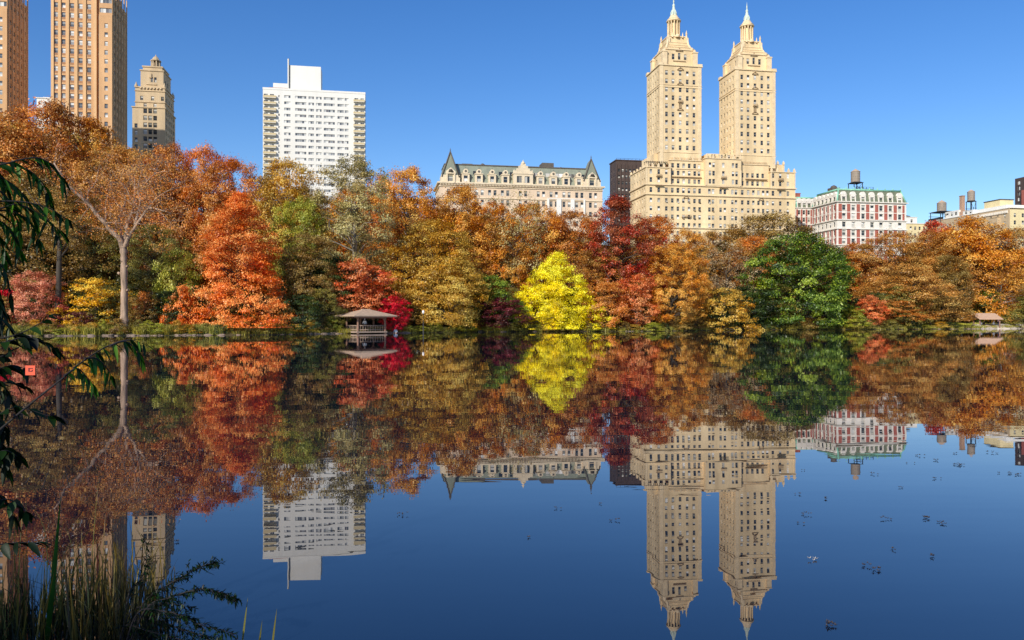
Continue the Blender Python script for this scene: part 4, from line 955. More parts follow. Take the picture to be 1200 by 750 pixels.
# --- pale bare sycamore
def spline_(pts,n):
    out=[]; m=len(pts)-1
    for i in range(n+1):
        s=i/n*m; k=min(int(s),m-1); f=s-k; p0=pts[max(k-1,0)]; p1=pts[k]; p2=pts[k+1]; p3=pts[min(k+2,m)]
        out.append(.5*((2*p1)+(p2-p0)*f+(2*p0-5*p1+4*p2-p3)*f*f+(3*p1-p0-3*p2+p3)*f**3))
    return out
M['twig']=surf('red_brown_twig',(.40,.28,.20),.9,.25,2)
def bare_tree():
    d=94.0; rng=random.Random(5); X=PX(145.6,d); z=gz(X,d)
    t=empty('bare_tree',(X,d,z),0,'pale barked leaf shedding tree with a forked trunk at the left shore','tree')
    O=Vector((X,d,z))
    def P(px,py,dy=0): 
        dd=d+dy; return P3(px,py,dd)-O
    b=MB(); base=[(145.6,386,0),(145.2,378,0),(145.4,350,0),(145,325,0),(144.5,300,0),(144.3,289,0)]
    pp=spline_([Vector((0,0,-.5))]+[P(*q)+Vector((rng.uniform(-.06,.06),0,0)) for q in base[1:]],22)
    b.tube(pp,[(.50-.14*min(1,i/16)+(.08 if i>18 else 0))*(1+rng.uniform(-.13,.13)) for i in range(23)],11)
    for q_ in ((148.5,340,-.4),(142,306,-.4),(148,312,-.3)): b.tube([P(*q_)+Vector((0,.25,0)),P(*q_)+Vector((0,-.02,0))],[.2,.08],7)
    b.tube([P(140.5,321),P(138,319.5)],[.2,.14],8)
    tips=[]
    def limb(pts,r0,r1,n=8):
        q=[P(*p)+Vector((rng.uniform(-.28,.28),0,rng.uniform(-.22,.22)))*(1 if i_ else 0) for i_,p in enumerate(pts)]; q2=spline_(q,len(q)*3); rr=[(r0+(r1-r0)*(i/(len(q2)-1))**.8)*(1+rng.uniform(-.14,.14)) for i in range(len(q2))]; b.tube(q2,rr,n); rr=[r0+(r1-r0)*i/(len(q)-1) for i in range(len(q))]; 
        for i in range(1,len(q)): tips.append((q[i],rr[i],(q[i]-q[i-1]).normalized()))
    limb([(144,292,0),(138,282,-.3),(131,272,-.6),(123,262,-1),(114,252,-1.4),(105,243,-1.7),(95,232,-2.1),(86,221,-2.5),(78,211,-2.8),(72,203,-3),(66,192,-3)],.36,.09,9)
    limb([(145,292,0),(148,275,.4),(151,262,.7),(154,250,1),(158,240,1.2),(160,228,1.2),(157,212,1.4)],.3,.07)
    limb([(146,290,0),(152,278,-.4),(158,264,-.8),(164,254,-1.2),(172,247,-1.5),(180,243,-1.8),(193,246,-2)],.28,.06)
    limb([(145,290,0),(141,272,1.5),(142,255,2.5),(148,238,3),(146,220,3.4)],.2,.05)
    limb([(158,264,-.8),(161,250,.2),(163,236,.8),(160,222,1),(164,205,1.2)],.18,.05)
    limb([(123,262,-1),(126,250,-.4),(124,238,.2),(128,222,.8)],.12,.04)
    limb([(160,228,1.2),(170,214,1),(184,204,.6),(198,200,.2)],.1,.035)
    limb([(172,247,-1.5),(184,232,-1),(200,222,-.6),(214,218,-.2)],.1,.03)
    limb([(105,243,-1.7),(104,228,-1),(110,212,-.4),(116,194,.2)],.1,.03)
    limb([(151,262,.7),(143,246,1.6),(134,232,2.4),(130,215,3)],.11,.03)
    limb([(138,282,-.3),(134,270,.6),(136,258,1.4),(131,248,2)],.1,.03,6); limb([(154,250,1),(160,246,0),(166,236,-.6),(163,226,-1)],.12,.03,6); limb([(160,240,.6),(153,232,1),(150,222,1.4),(144,212,1.6)],.1,.03,6); limb([(180,243,-1.8),(190,250,-2.2),(199,262,-2.4)],.06,.02,5); limb([(151,262,.7),(160,256,1.2),(168,258,1.6),(175,268,1.8)],.07,.02,5)
    seeds=list(tips); ends=[]; tb=MB()
    for _ in range(3):
        new=[]
        for (p,r,dv) in seeds:
            for k in range(3 if _ == 0 else 2):
                L=rng.uniform(.9,2.2)*(1.0-.18*_)
                dd=(dv*.55+Vector((rng.gauss(0,.7),rng.gauss(0,.55),rng.gauss(.25,.45)))).normalized()
                m_=p+dd*L*.5+Vector((0,0,rng.uniform(-.1,.15))); e=p+dd*L+Vector((0,0,rng.uniform(-.3,.1)))
                r2=max(.016,min(r*.5,.07)/(1+_)); tb.tube([p,m_,e],[r2*.8,r2*.6,r2*.35],4,cap=False); new.append((e,r2*.45,dd))
        seeds=new; ends+=new
    b.build('trunk',M['palebark'],t); tb.build('twigs',M['twig'],t)
    rg=np.random.default_rng(9); E=np.array([tuple(e[0]) for e in ends]); n=9500
    wq=rg.uniform(0,1,len(E))**3; wq/=wq.sum(); idx=rg.choice(len(E),n,p=wq); C=E[idx]+rg.normal(size=(n,3))*np.array([.5,.5,.38]); Nn=rg.normal(size=(n,3))+np.array([0,-.4,.5]); Nn/=np.linalg.norm(Nn,axis=1,keepdims=True)
    me=leaf_mesh('crown',C,Nn,.17,.5+rg.normal(0,.2,n),PAL['rust'],rg)
    o=bpy.data.objects.new('crown',me); col.objects.link(o); o.parent=t
bare_tree()
def plain_trunk(px,d,top,r,label,lean=0,mat='bark'):
    x=PX(px,d); z=gz(x,d); t=empty('dark_trunk_tree',(x,d,z),0,label,'tree'); b=MB(); h=PZ(top,d)-z
    b.tube([(0,0,-.5),(.1,0,h*.3),(lean*.5,.1,h*.6),(lean,.2,h)],[r*1.3,r,r*.85,r*.6],10); 
    for k in range(7): a=k*.9; b.tube([(lean*.9,.2,h*(.62+.05*k)),(lean+2*math.cos(a),1.2*math.sin(a),h*(.8+.05*k)),(lean+4*math.cos(a),2.5*math.sin(a),h*(1+.05*k))],[r*.4,r*.25,.05],6)
    b.build('trunk',M[mat],t)
    me,tr,H,Rr=PRO['big4']; o=bpy.data.objects.new('crown',me); col.objects.link(o); o.parent=t; o.location=(lean,.5,h*.55); o.scale=(.62,.5,.5)
    o.material_slots[0].link='OBJECT'; o.material_slots[0].material=PAL['brownolive']
plain_trunk(67.5,95,250,.34,'tree with a straight dark trunk between the salmon tree and the yellow tree',.3)

# ------------------------------------------------------------------ stones, bank grass, floating leaves
def rock(seed):
    r_=random.Random(seed); b=MB(); n=9; prof=[(.02,-.5),(.8,-.42),(1,-.1),(.95,.2),(.7,.42),(.3,.52)]
    b.lathe(prof,(0,0,0),n); b.v=[(v[0]*(1+r_.uniform(-.22,.22)),v[1]*(1+r_.uniform(-.22,.22)),v[2]+r_.uniform(-.12,.12)) for v in b.v]
    b.sm=[False]*len(b.sm); return b.mesh('shore_stone',M['stone'])
RK=[rock(i) for i in range(5)]
for i in range(120):
    if i<58: px=rnd.choice([rnd.uniform(70,235),rnd.uniform(-20,400)])
    elif i<74: px=rnd.uniform(372,402)
    elif i<92: px=rnd.uniform(450,482)
    elif i<104: px=rnd.uniform(560,760)
    else: px=rnd.uniform(1100,1200)
    d=float(np.interp(px,[p for p,_ in SH],[q for _,q in SH])); d=shore(PX(px,d)); x=PX(px,d)
    o=bpy.data.objects.new('shore_stone',RK[i%5]); col.objects.link(o); o.location=(x,d+rnd.uniform(-.35,.25),rnd.uniform(-.03,.06)); o.rotation_euler=(rnd.uniform(-.2,.2),rnd.uniform(-.2,.2),rnd.uniform(0,6.28)); s_=rnd.uniform(.12,.45)*rnd.uniform(.6,1)
    o.scale=(s_*1.5,s_,s_*.8); tag(o,'pale brown stone lying along the waterline of the far shore','stone','stones along the far waterline')
def strip_grass(name,pts,mat_pal,hmin,hmax,w,seed,mb=None):
    rg=np.random.default_rng(seed); n=len(pts); P=np.array(pts)
    h=rg.uniform(hmin,hmax,n); a=rg.uniform(0,2*np.pi,n); lean=rg.uniform(.05,.45,n)*h
    side=np.stack([np.cos(a),np.sin(a),np.zeros(n)],1)*w; ln=np.stack([np.cos(a+1.3)*lean,np.sin(a+1.3)*lean,np.zeros(n)],1)
    V=np.empty((n,6,3),np.float32)
    V[:,0]=P-side; V[:,1]=P+side
    mid=P+ln*.35+np.array([0,0,1])*(h*.6)[:,None]; V[:,2]=mid+side*.8; V[:,3]=mid-side*.8
    tp=P+ln+np.array([0,0,1])*h[:,None]; V[:,4]=tp+side*.1; V[:,5]=tp-side*.1
    idx=np.arange(n)[:,None]*6+np.array([0,1,2,3,3,2,4,5]); me=bpy.data.meshes.new(name)
    me.vertices.add(6*n); me.vertices.foreach_set('co',V.ravel()); me.loops.add(8*n); me.loops.foreach_set('vertex_index',idx.ravel().astype(np.int32))
    me.polygons.add(2*n); me.polygons.foreach_set('loop_start',np.arange(0,8*n,4,dtype=np.int32)); me.polygons.foreach_set('loop_total',np.full(2*n,4,np.int32))
    at=me.attributes.new('tint','FLOAT','FACE'); at.data.foreach_set('value',np.repeat(np.clip(rg.normal(.5,.22,n),0,1),2).astype(np.float32))
    me.materials.append(mat_pal); me.update(); o=bpy.data.objects.new(name,me); col.objects.link(o); return o
pts=[]
rg=np.random.default_rng(3)
for i in range(26000):
    x=rg.uniform(-75,-36); t=abs(rg.normal(.1,1.3))+.25; x+=.0; y=shore(x)+t; pts.append((x,y,gz(x,y)-.03))
tag(strip_grass('bank_grass',pts,PAL['bankgrass'],.3,1.1,.03,4),'yellow green rough grass on the left far bank','grass',kind='stuff')
pts=[]
for i in range(30000):
    x=rg.uniform(-36,125); t=abs(rg.normal(.1,.9))+.05; y=shore(x)+t; pts.append((x,y,gz(x,y)-.03))
tag(strip_grass('bank_grass',pts,PAL['bankgrass'],.15,.6,.025,5),'dry olive grass along the middle and right far bank','grass',kind='stuff')
pts=[]
for i in range(22000):
    x=rg.uniform(70,118); y=shore(x)+rg.uniform(1,16); pts.append((x,y,gz(x,y)-.03))
tag(strip_grass('lawn',pts,PAL['ygreen'],.08,.25,.05,6),'sunlit lawn rising behind the small shelter','lawn',kind='stuff')


# small shrubs in planters on the terraces of the twin-towered house
def sr(u,v,z): return (X0+u*math.cos(TH)-v*math.sin(TH), D0+u*math.sin(TH)+v*math.cos(TH), z)
for i in range(26):
    if i<7: u,v,z=rnd.uniform(1,e1-1),rnd.uniform(.8,4.5),zp+.35
    elif i<16: u,v,z=rnd.uniform(e1+1,c0-1),rnd.uniform(2.3,4.5),zs1+.35
    elif i<21: u,v,z=rnd.uniform(c0+1,c1-1),rnd.uniform(.2,1.5),zcb+.35
    else: u,v,z=rnd.uniform(c1+1,e2-1),rnd.uniform(2.2,3.8),zat(192,c1)+.35
    me,tr,H,Rr=PRO['bush%d'%(i%3+1)]; x,y,z=sr(u,v,z); r_=rnd.uniform(.5,1.1); h_=rnd.uniform(.9,2.3)
    t=empty('terrace_shrub',(x,y,z),0,'small dark shrub in a planter on a terrace of the twin towered house','shrub','terrace shrubs on the twin towered house')
    for nm,m_,mt in (('foliage',me,PAL[['dkgreen','rust','green','brownolive','dkgreen'][i%5]]),('stem',tr,M['bark'])):
        o=bpy.data.objects.new(nm,m_); col.objects.link(o); o.parent=t; o.scale=(r_/Rr,r_/Rr,h_/H); o.material_slots[0].link='OBJECT'; o.material_slots[0].material=mt
# ------------------------------------------------------------------ lakeside pavilion
gA=Vector((PX(419.5,105.2),105.2,0)); t=empty('lakeside_pavilion',gA,R(40),'open wooden lakeside pavilion with a low hipped shingle roof and rustic railing','pavilion')
LX,LY=4.25,3.2
b=MB(); b.box(-.25,-.2,.12,LX+.25,LY+.2,.32); b.build('deck',M['railwood'],t)
for (x,y,lo) in ((0,0,-.6),(0,LY,-.6),(LX,0,-.6),(LX,LY,0),(LX*.5,LY,0),(LX*.5,LY-.02,0)):
    if (x,y)==(LX*.5,LY-.02): continue
    b=MB(); b.lathe([(.17,lo),(.15,1.2),(.14,2.0),(.19,2.12),(.24,2.3),(.26,2.42)],(x,y,0),10)
    b.tube([(x,y,1.7),(x+(.55 if x<LX else -.55),y,2.38)],[.07,.07],6); b.tube([(x,y,1.7),(x,y+(.55 if y<LY else -.55),2.38)],[.07,.07],6)
    b.build('post',M['wood'],t)
b=MB()
for (p,q,dx,dy) in ((0,0,LX,0),(0,0,0,LY),):
    for z in (.55,1.12): b.tube([(p,q,z),(p+dx,q+dy,z)],[.05,.05],6)
    n=11 if dx else 8
    for i in range(1,n): b.tube([(p+dx*i/n,q+dy*i/n,.32),(p+dx*i/n,q+dy*i/n,1.12)],[.035,.035],5)
b.build('railing',M['railwood'],t)
b=MB(); ov=1.25; ze=2.5; c=[(-ov,-ov),(LX+ov,-ov),(LX+ov,LY+ov),(-ov,LY+ov)]; m1=[(1.4,1.25),(LX-1.4,1.25),(LX-1.4,LY-1.25),(1.4,LY-1.25)]
r1=(1.45,LY/2,3.42); r2=(LX-1.45,LY/2,3.42)
E=[Vector((x,y,ze)) for x,y in c]; Mi=[Vector((x,y,3.3)) for x,y in m1]; 
for i in range(4): b.quad(E[i],E[(i+1)%4],Mi[(i+1)%4],Mi[i])
b.quad(Mi[0],Mi[1],r2,r1); b.quad(Mi[2],Mi[3],r1,r2); b.tri(Mi[1],Mi[2],r2); b.tri(Mi[3],Mi[0],r1)
for i in range(4): b.quad(E[i]-Vector((0,0,.12)),E[(i+1)%4]-Vector((0,0,.12)),E[(i+1)%4],E[i])
b.quad(*[e-Vector((0,0,.12)) for e in reversed(E)])
b.build('roof',M['shingle'],t)
b=MB()
for i in range(9): y=-ov+.1+i*(LY+2*ov-.2)/8; b.box(-ov+.1,y-.04,ze-.24,LX+ov-.1,y+.04,ze-.13)
b.box(-.15,-.1,ze-.4,LX+.15,.1,ze-.25); b.box(-.15,LY-.1,ze-.4,LX+.15,LY+.1,ze-.25); b.build('roof_beam',M['wood'],t)
# small rustic shelter on the right shore
d=160; t=empty('rustic_shelter',(PX(1147,d),d,gz(PX(1150,d),d)+.0),R(-4),'small open shelter with a pink tan single pitch roof at the right shore','shelter')
zg=gz(PX(1150,d),d); W_=4.3
for x in (.25,W_-.05):
    for y in (.1,2.4):
        b=MB(); b.lathe([(.13,-.3),(.11,2.2-zg)],(x,y,0),8); b.build('post',M['wood'],t)
b=MB(); z1=2.02-zg; z2=3.25-zg
b.quad((-.1,-.4,z1),(W_+.45,-.4,z1),(W_-.3,1.5,z2),(-.75,1.5,z2)); b.quad((-.75,1.5,z2),(W_-.3,1.5,z2),(W_+.45,3.4,z1),(-.1,3.4,z1))
b.quad((-.1,-.4,z1-.1),(W_+.45,-.4,z1-.1),(W_+.45,-.4,z1),(-.1,-.4,z1)); b.quad((-.1,-.4,z1-.1),(-.1,3.4,z1-.1),(W_+.45,3.4,z1-.1),(W_+.45,-.4,z1-.1)); b.tri((-.1,3.4,z1),(-.1,-.4,z1),(-.75,1.5,z2)); b.tri((W_+.45,-.4,z1),(W_+.45,3.4,z1),(W_-.3,1.5,z2))
b.build('roof',M['shingle2'],t)
b=MB(); b.box(.2,1.7,.35,W_-.2,2.1,.42)
for x in (.5,W_/2,W_-.5): b.box(x-.05,1.75,-.1,x+.05,2.05,.35)
b.build('bench',M['railwood'],t)
for x in (-.35,.1): pass
# rock shelf on the right shore
M['paleshelf']=surf('pale_rock_shelf',(.52,.44,.34),.95,.2,.5,bump=.08)
b=MB(); n=60; xs2=lin_sp(PX(1134,160),PX(1330,166),n)
prof=[(-.5,-.3),(-.25,.12),(.5,.38),(2.6,.62),(4.5,.5)]
for i,x in enumerate(xs2):
    for (o,z) in prof: b.v.append((x,shore(x)+o+.25*math.sin(x*1.7+o),z*(1 if 2<i<n-2 else .1)+.09*math.sin(x*2.9+o*3)+(gz(x,shore(x)+o)*.8 if o>1 else 0)))
for i in range(n-1):
    for j in range(4): a=i*5+j; b.f.append((a,a+5,a+6,a+1)); b.m.append(0); b.sm.append(False)
tag(b.build('rock_shelf',M['paleshelf']),'long pale rock shelf sloping into the water beside the shelter','rock')
# park lamp
d=112.5; x=PX(496,d); zl=gz(x,d); t=empty('park_lamp',(x,d,zl),0,'black park lamp post with a white globe right of the crimson tree','street lamp')
hl=PZ(367.5,d)-zl; b=MB(); b.lathe([(.16,-.3),(.16,.5),(.08,.6),(.06,hl-.15),(.12,hl)],(0,0,0),10); b.build('post',M['steel'],t)
b=MB(); b.lathe([(.08,0),(.17,.12),(.19,.28),(.14,.42),(.05,.5)],(0,0,hl),14); b.build('globe',M['globe'],t)

# ------------------------------------------------------------------ people
def skin_obj(name,verts,edges,rad,mat,parent,lv=1):
    me=bpy.data.meshes.new(name); me.from_pydata(verts,edges,[]); o=bpy.data.objects.new(name,me); col.objects.link(o)
    o.modifiers.new('s','SKIN'); sv=me.skin_vertices[0].data
    for i,r_ in enumerate(rad): sv[i].radius=r_ if isinstance(r_,tuple) else (r_,r_)
    sv[0].use_root=True
    ss=o.modifiers.new('u','SUBSURF'); ss.levels=lv; ss.render_levels=lv
    dg=bpy.context.evaluated_depsgraph_get(); ev=o.evaluated_get(dg); m2=bpy.data.meshes.new_from_object(ev)
    o.modifiers.clear(); o.data=m2; m2.materials.clear(); m2.materials.append(mat)
    for p in m2.polygons: p.use_smooth=True
    o.parent=parent; return o
def person(loc,rz,label,top='white',legs='dark',hair='hair',sit=False,group=None,armup=False):
    t=empty('person',loc,rz,label,'person',group)
    if sit:
        hip=Vector((0,0,.52)); kn=[(-.12,-.42,.50),(.12,-.44,.50)]; an=[(-.13,-.46,.08),(.12,-.52,.08)]; to=[(-.13,-.64,.04),(.12,-.7,.04)]
        lean=-.06
    else:
        hip=Vector((0,0,.93)); kn=[(-.1,-.03,.5),(.11,-.02,.5)]; an=[(-.1,.03,.09),(.12,.02,.09)]; to=[(-.11,-.13,.04),(.13,-.14,.04)]; lean=0
    h=hip.z; ch=(0,lean,h+.33); nk=(0,lean*1.4,h+.54); hb=(0,lean*1.4-.01,h+.64); hd=(0,lean*1.4-.02,h+.74)
    shl=(-.17,lean,h+.48); shr=(.17,lean,h+.48)
    ell=(-.25,lean+.03,h+.2); elr=(.25,lean+.02,h+.2)
    hal=(-.2,lean-.2,h+.03); har=(.2,lean-.22,h+.05)
    V=[tuple(hip),(0,lean*.5,h+.17),ch,nk,hb,hd,shl,ell,hal,shr,elr,har,(-.09,0,h-.05),kn[0],an[0],to[0],(.09,0,h-.05),kn[1],an[1],to[1]]
    Eg=[(0,1),(1,2),(2,3),(3,4),(4,5),(2,6),(6,7),(7,8),(2,9),(9,10),(10,11),(0,12),(12,13),(13,14),(14,15),(0,16),(16,17),(17,18),(18,19)]
    # fingers: short chains rooted inside each palm
    rad=[.12,.11,.13,.05,.075,.085,.06,.042,.035,.06,.042,.035,.085,.055,.038,.035,.085,.055,.038,.035]
    for side,hi in ((-1,8),(1,11)):
        p=Vector(V[hi])
        for k,(dx,L) in enumerate(((-.03,.07),(-.01,.085),(.012,.08),(.032,.06))):
            a=len(V); V.append(tuple(p+Vector((dx,-.045,-.012)))); V.append(tuple(p+Vector((dx,-.045-L,-.04)))); Eg+=[(hi,a),(a,a+1)]; rad+=[.011,.009]
        a=len(V); V.append(tuple(p+Vector((-side*.045,-.03,.01)))); V.append(tuple(p+Vector((-side*.06,-.07,.0)))); Eg+=[(hi,a),(a,a+1)]; rad+=[.013,.01]
    skin_obj('body',V,Eg,rad,M['skin'],t)
    tv=[V[0],V[1],V[2],(nk[0],nk[1],nk[2]-.06),V[6],V[7],tuple(Vector(V[7]).lerp(Vector(V[8]),.7)),V[9],V[10],tuple(Vector(V[10]).lerp(Vector(V[11]),.7))]
    skin_obj('shirt',tv,[(0,1),(1,2),(2,3),(2,4),(4,5),(5,6),(2,7),(7,8),(8,9)],[.145,.135,.155,.075,.08,.06,.05,.08,.06,.05],M['cloth_'+top],t)
    skin_obj('trousers',[V[0],V[12],V[13],V[14],V[16],V[17],V[18]],[(0,1),(1,2),(2,3),(0,4),(4,5),(5,6)],[.14,.11,.078,.06,.11,.078,.06],M['cloth_'+legs],t)
    b=MB(); b.lathe([(.10,-.02),(.115,.05),(.10,.11),(.05,.15),(.01,.16)],(hd[0],hd[1]+.015,hd[2]-.01),12); b.build('hair' if hair=='hair' else 'hat',M['hair'] if hair=='hair' else M['cloth_'+hair],t)
    b=MB(); fz=hd[2]-.01
    for s_ in (-1,1): b.lathe([(.012,0),(.014,.008),(.01,.016)],(s_*.033,hd[1]-.088,fz),6)
    b.build('eyes',M['hair'],t)
    b=MB(); b.tube([(0,hd[1]-.085,fz+.01),(0,hd[1]-.112,fz-.03)],[.01,.016],6); b.tube([(-.03,hd[1]-.083,fz-.06),(.03,hd[1]-.083,fz-.06)],[.006,.006],5)
    for s_ in (-1,1): b.lathe([(.012,-.025),(.018,0),(.01,.03)],(s_*.095,hd[1],fz-.01),6)
    b.build('face',M['skin'],t)
    return t
x_,y_=PX(427.5,107.3),107.3; person((x_,y_,.32),R(20),'person in a white hat and white top standing behind the pavilion railing','white','dark','white')
x_,y_=PX(463.5,109.3),109.3; person((x_,y_,gz(x_,y_)-.02),R(-10),'person in a pale blue top standing on the bank right of the pavilion','blue','dark')
zb_=gz(PX(1152,161.8),161.8)
for (px,dd,tp,lg,hr,lb) in ((1149.5,161.6,'white','denim','hair','person in a white top seated at the left end of the shelter'),(1152.6,161.7,'dark','dark','hair','person in dark clothes seated under the left half of the shelter'),(1164.3,161.6,'white','dark','white','person in white clothes and hat seated under the right half of the shelter')):
    person((PX(px,dd),dd,zb_-.04),R(5),lb,tp,lg,hr,sit=True)
x_,y_=PX(1170.5,161),161; person((x_,y_,gz(x_,y_)+.1),R(-15),'person in a pink top standing at the right end of the shelter','pink','denim')
x_,y_=PX(1110.5,164),164; person((x_,y_,gz(x_,y_)-.3),0,'person in a red top standing on the grass left of the shelter','red','tan')
x_,y_=PX(1090.5,160),160; person((x_,y_,gz(x_,y_)-.1),0,'person in a white top standing on the shore path well left of the shelter','white','tan')

# ------------------------------------------------------------------ floating leaves
M['floatleaf']=surf('dark_wet_leaf',(.05,.035,.025),.6,.3,20); M['floatpale']=surf('pale_floating_leaf',(.45,.42,.36),.6,.2,20)
def water_at(px,py): d=EYE*F/(py-HY); return PX(px,d),d
def ploc(zx,zy): return (700+zx/2.142, 400+zy/2.142)
spots=[(472,603),(657,596),(617.5,630),(210,635),(7,592)]+[ploc(a,b_) for a,b_ in ((908,310),(770,368),(567,396),(502,385),(520,435),(512,457),(725,446),(825,445),(865,457),(872,459),(815,443),(695,334),(990,280),(1035,333),(1045,336),(1060,335),(855,345),(743,523),(840,540),(667,562),(700,574),(590,715),(575,711),(518,323),(14,410),(40,450),(788,306),(1005,331),(900,309),(916,312),(540,548),(850,300),(885,282),(812,288))]
for i,(px,py) in enumerate(spots):
    x,y=water_at(px,py); pale=(px,py)==ploc(540,548); b=MB(); r_=random.Random(i); far=y/12
    for k in range(r_.randint(2,5)):
        ox,oy=r_.gauss(0,.04*far),r_.gauss(0,.03*far); a=r_.uniform(0,6.28); L=r_.uniform(.04,.075)*min(1.5,max(.7,far))*.45; n=len(b.v)
        for q in range(8):
            th=q*math.pi/4; rr=L*(1 if q%2==0 else .45); b.v.append((ox+rr*math.cos(th+a),oy+rr*.7*math.sin(th+a),.006+k*.004+(.012 if q%2==0 else 0)))
        b.f.append(tuple(n+q for q in range(8))); b.m.append(0); b.sm.append(False)
    o=b.build('floating_leaves',M['floatpale'] if pale else M['floatleaf'],None,(x,y,0)); tag(o,'pale fallen leaf floating on the water below the twin towers' if pale else 'small dark clump of fallen leaves floating on the lake','floating leaf',None if pale else 'dark leaf clumps floating on the lake')

# ------------------------------------------------------------------ near bank plants
def blade(b,base,dv,L,wd,droop,rng,fold=.25,m=0,seg=5,twist=None):
    """one lance-shaped leaf: folded along the midrib, drooping to its tip"""
    dv=dv.normalized(); side=dv.cross(Vector((0,0,1))); side=side.normalized() if side.length>.1 else Vector((1,0,0))
    if twist is not None: side=(Quaternion(dv,twist)@side)
    up=side.cross(dv); n=len(b.v); p=Vector(base)
    for i in range(seg+1):
        t=i/seg; w_=wd*math.sin(math.pi*min(1,(t*.93+.05))**.75)*.5 if i<seg else 0.0005
        c=p+dv*(L*t)-Vector((0,0,1))*droop*L*t*t
        b.v+=[tuple(c-side*w_+up*w_*fold),tuple(c),tuple(c+side*w_+up*w_*fold)]
    for i in range(seg):
        a=n+i*3; b.f+=[(a,a+1,a+4,a+3),(a+1,a+2,a+5,a+4)]; b.m+=[m,m]; b.sm+=[True,True]
def add_tint(o,rng,per=10):
    me=o.data; at=me.attributes.new('tint','FLOAT','FACE'); n=len(me.polygons); v=np.repeat(rng.normal(.45,.2,n//per+1),per)[:n]; at.data.foreach_set('value',np.clip(v,0,1).astype(np.float32))
def spline(pts,n):
    out=[]; m=len(pts)-1
    for i in range(n+1):
        s=i/n*m; k=min(int(s),m-1); f=s-k; p0=pts[max(k-1,0)]; p1=pts[k]; p2=pts[k+1]; p3=pts[min(k+2,m)]
        out.append(.5*((2*p1)+(p2-p0)*f+(2*p0-5*p1+4*p2-p3)*f*f+(3*p1-p0-3*p2+p3)*f**3))
    return out
rg=np.random.default_rng(77); rn=random.Random(11)
ND=4.0
root=Vector((PX(-110,ND),ND,.3)); t=empty('overhanging_shrub',root,0,'dark green shrub with long drooping leaflets reaching in from the left edge','shrub')
sb=MB(); lb=MB(); lk=MB()
main=spline([Vector((0,0,-.3)),Vector((.1,.05,.6)),Vector((.05,0,1.5)),Vector((.15,0,2.3)),Vector((.1,.05,3.0))],16)
sb.tube(main,[.035-.0015*i for i in range(17)],8)
def rach(pix,nl,L,wd,hang=.5,dark=False,dd=0,r0=.006,start=.12,stem=True):
    pts=[P3(px,py,ND+dd+.06*i)-root for i,(px,py) in enumerate(pix)]; c=spline(pts,24)
    if stem: sb.tube([c[0].lerp(c[1],-1)]+c,[r0*1.2]+[r0*(1-.75*i/24) for i in range(25)],6)
    tgt=lk if dark else lb
    for i in range(nl):
        f=start+(1-start)*i/max(1,nl-1); k=min(int(f*24),23); p=c[k].lerp(c[k+1],f*24-k); dv=(c[k+1]-c[k]).normalized()
        for s_ in (-1,1):
            if rn.random()<.1: continue
            sd=Vector((rn.gauss(0,.25),s_*.8+rn.gauss(0,.25),0)); v=dv*rn.uniform(.35,.8)+sd*.75+Vector((0,0,-hang*rn.uniform(.5,1.3)))
            blade(tgt,p,v,L*rn.uniform(.75,1.2),wd*rn.uniform(.8,1.15),rn.uniform(.1,.45),rn,twist=rn.gauss(0,.7))
    blade(tgt,c[-1],(c[-1]-c[-3]),L,wd,.3,rn)
for pix in ([(-40,196),(0,193),(25,187),(45,185),(60,193),(72,207)],[(-40,190),(-10,190),(12,192),(35,200),(50,215),(58,232)],[(-40,215),(-10,205),(5,210),(22,222),(34,240),(40,256)],
            [(-40,225),(-5,222),(10,236),(18,252),(22,270)],[(-30,240),(0,236),(30,237),(55,243),(78,256)],[(-40,262),(0,247),(20,250),(36,262),(44,280)],[(-40,262),(-10,258),(5,262),(15,276),(22,292)],[(-40,255),(5,243),(22,240),(45,250),(60,262),(70,270)],[(-45,180),(-15,193),(0,205),(8,222)],[(-60,280),(-20,268),(-5,275),(4,292),(6,305)]):
    rach(pix,11,.095,.02)
for pix in ([(-60,330),(-25,300),(-5,305),(8,322),(12,345)],[(-60,340),(-30,335),(-8,345),(2,362)],[(-60,370),(-30,362),(-5,368),(10,384)],[(-60,430),(-25,436),(0,448),(14,470)],[(-60,520),(-30,510),(-4,525),(8,548)],[(-60,580),(-25,572),(0,580),(16,604)],[(-60,470),(-30,478),(-6,500),(2,520)]):
    rach(pix,9,.1,.024,.8,dark=True)
rach([(-120,600),(-20,520),(30,478),(75,442),(105,418),(135,402),(160,398)],1,.05,.02,r0=.008)
c_=[(88,430),(105,418),(125,406),(150,398),(168,403)]
rach(c_,9,.085,.022,1.2,r0=.004); rach([(100,420),(112,420),(124,430),(130,440)],6,.085,.022,1.2); rach([(76,440),(90,432),(100,440),(108,450)],5,.08,.02,1.2); rach([(130,405),(145,400),(158,408),(165,420)],5,.08,.02,1.0)
for pix in ([(-50,400),(-10,398),(20,392),(45,380),(58,372)],[(-50,405),(0,402),(25,396),(45,398),(62,408)],[(-40,420),(0,418),(15,410),(35,402)],[(-40,430),(-5,432),(15,428),(28,432)],[(-40,470),(-10,455),(10,448),(25,452)],[(-60,520),(-20,500),(5,482),(25,478),(58,488)],[(-50,560),(-20,540),(5,528),(20,535)],[(-50,640),(-15,600),(5,585),(22,592),(30,600)],[(-50,650),(-10,640),(20,636),(45,636)]):
    rach(pix,6,.085,.042,.25,dark=True)
for pix in ([(-70,330),(-30,310),(-12,330),(-6,350)],[(-70,440),(-30,450),(-8,470),(4,500)],[(-70,480),(-30,490),(-10,515),(2,540)]): rach(pix,9,.1,.04,.6,dark=True)
sb.build('stem',M['darkstem'],t); o=lb.build('leaves',PAL['near'],t); add_tint(o,rg); o=lk.build('leaves',PAL['neardark'],t); add_tint(o,rg)
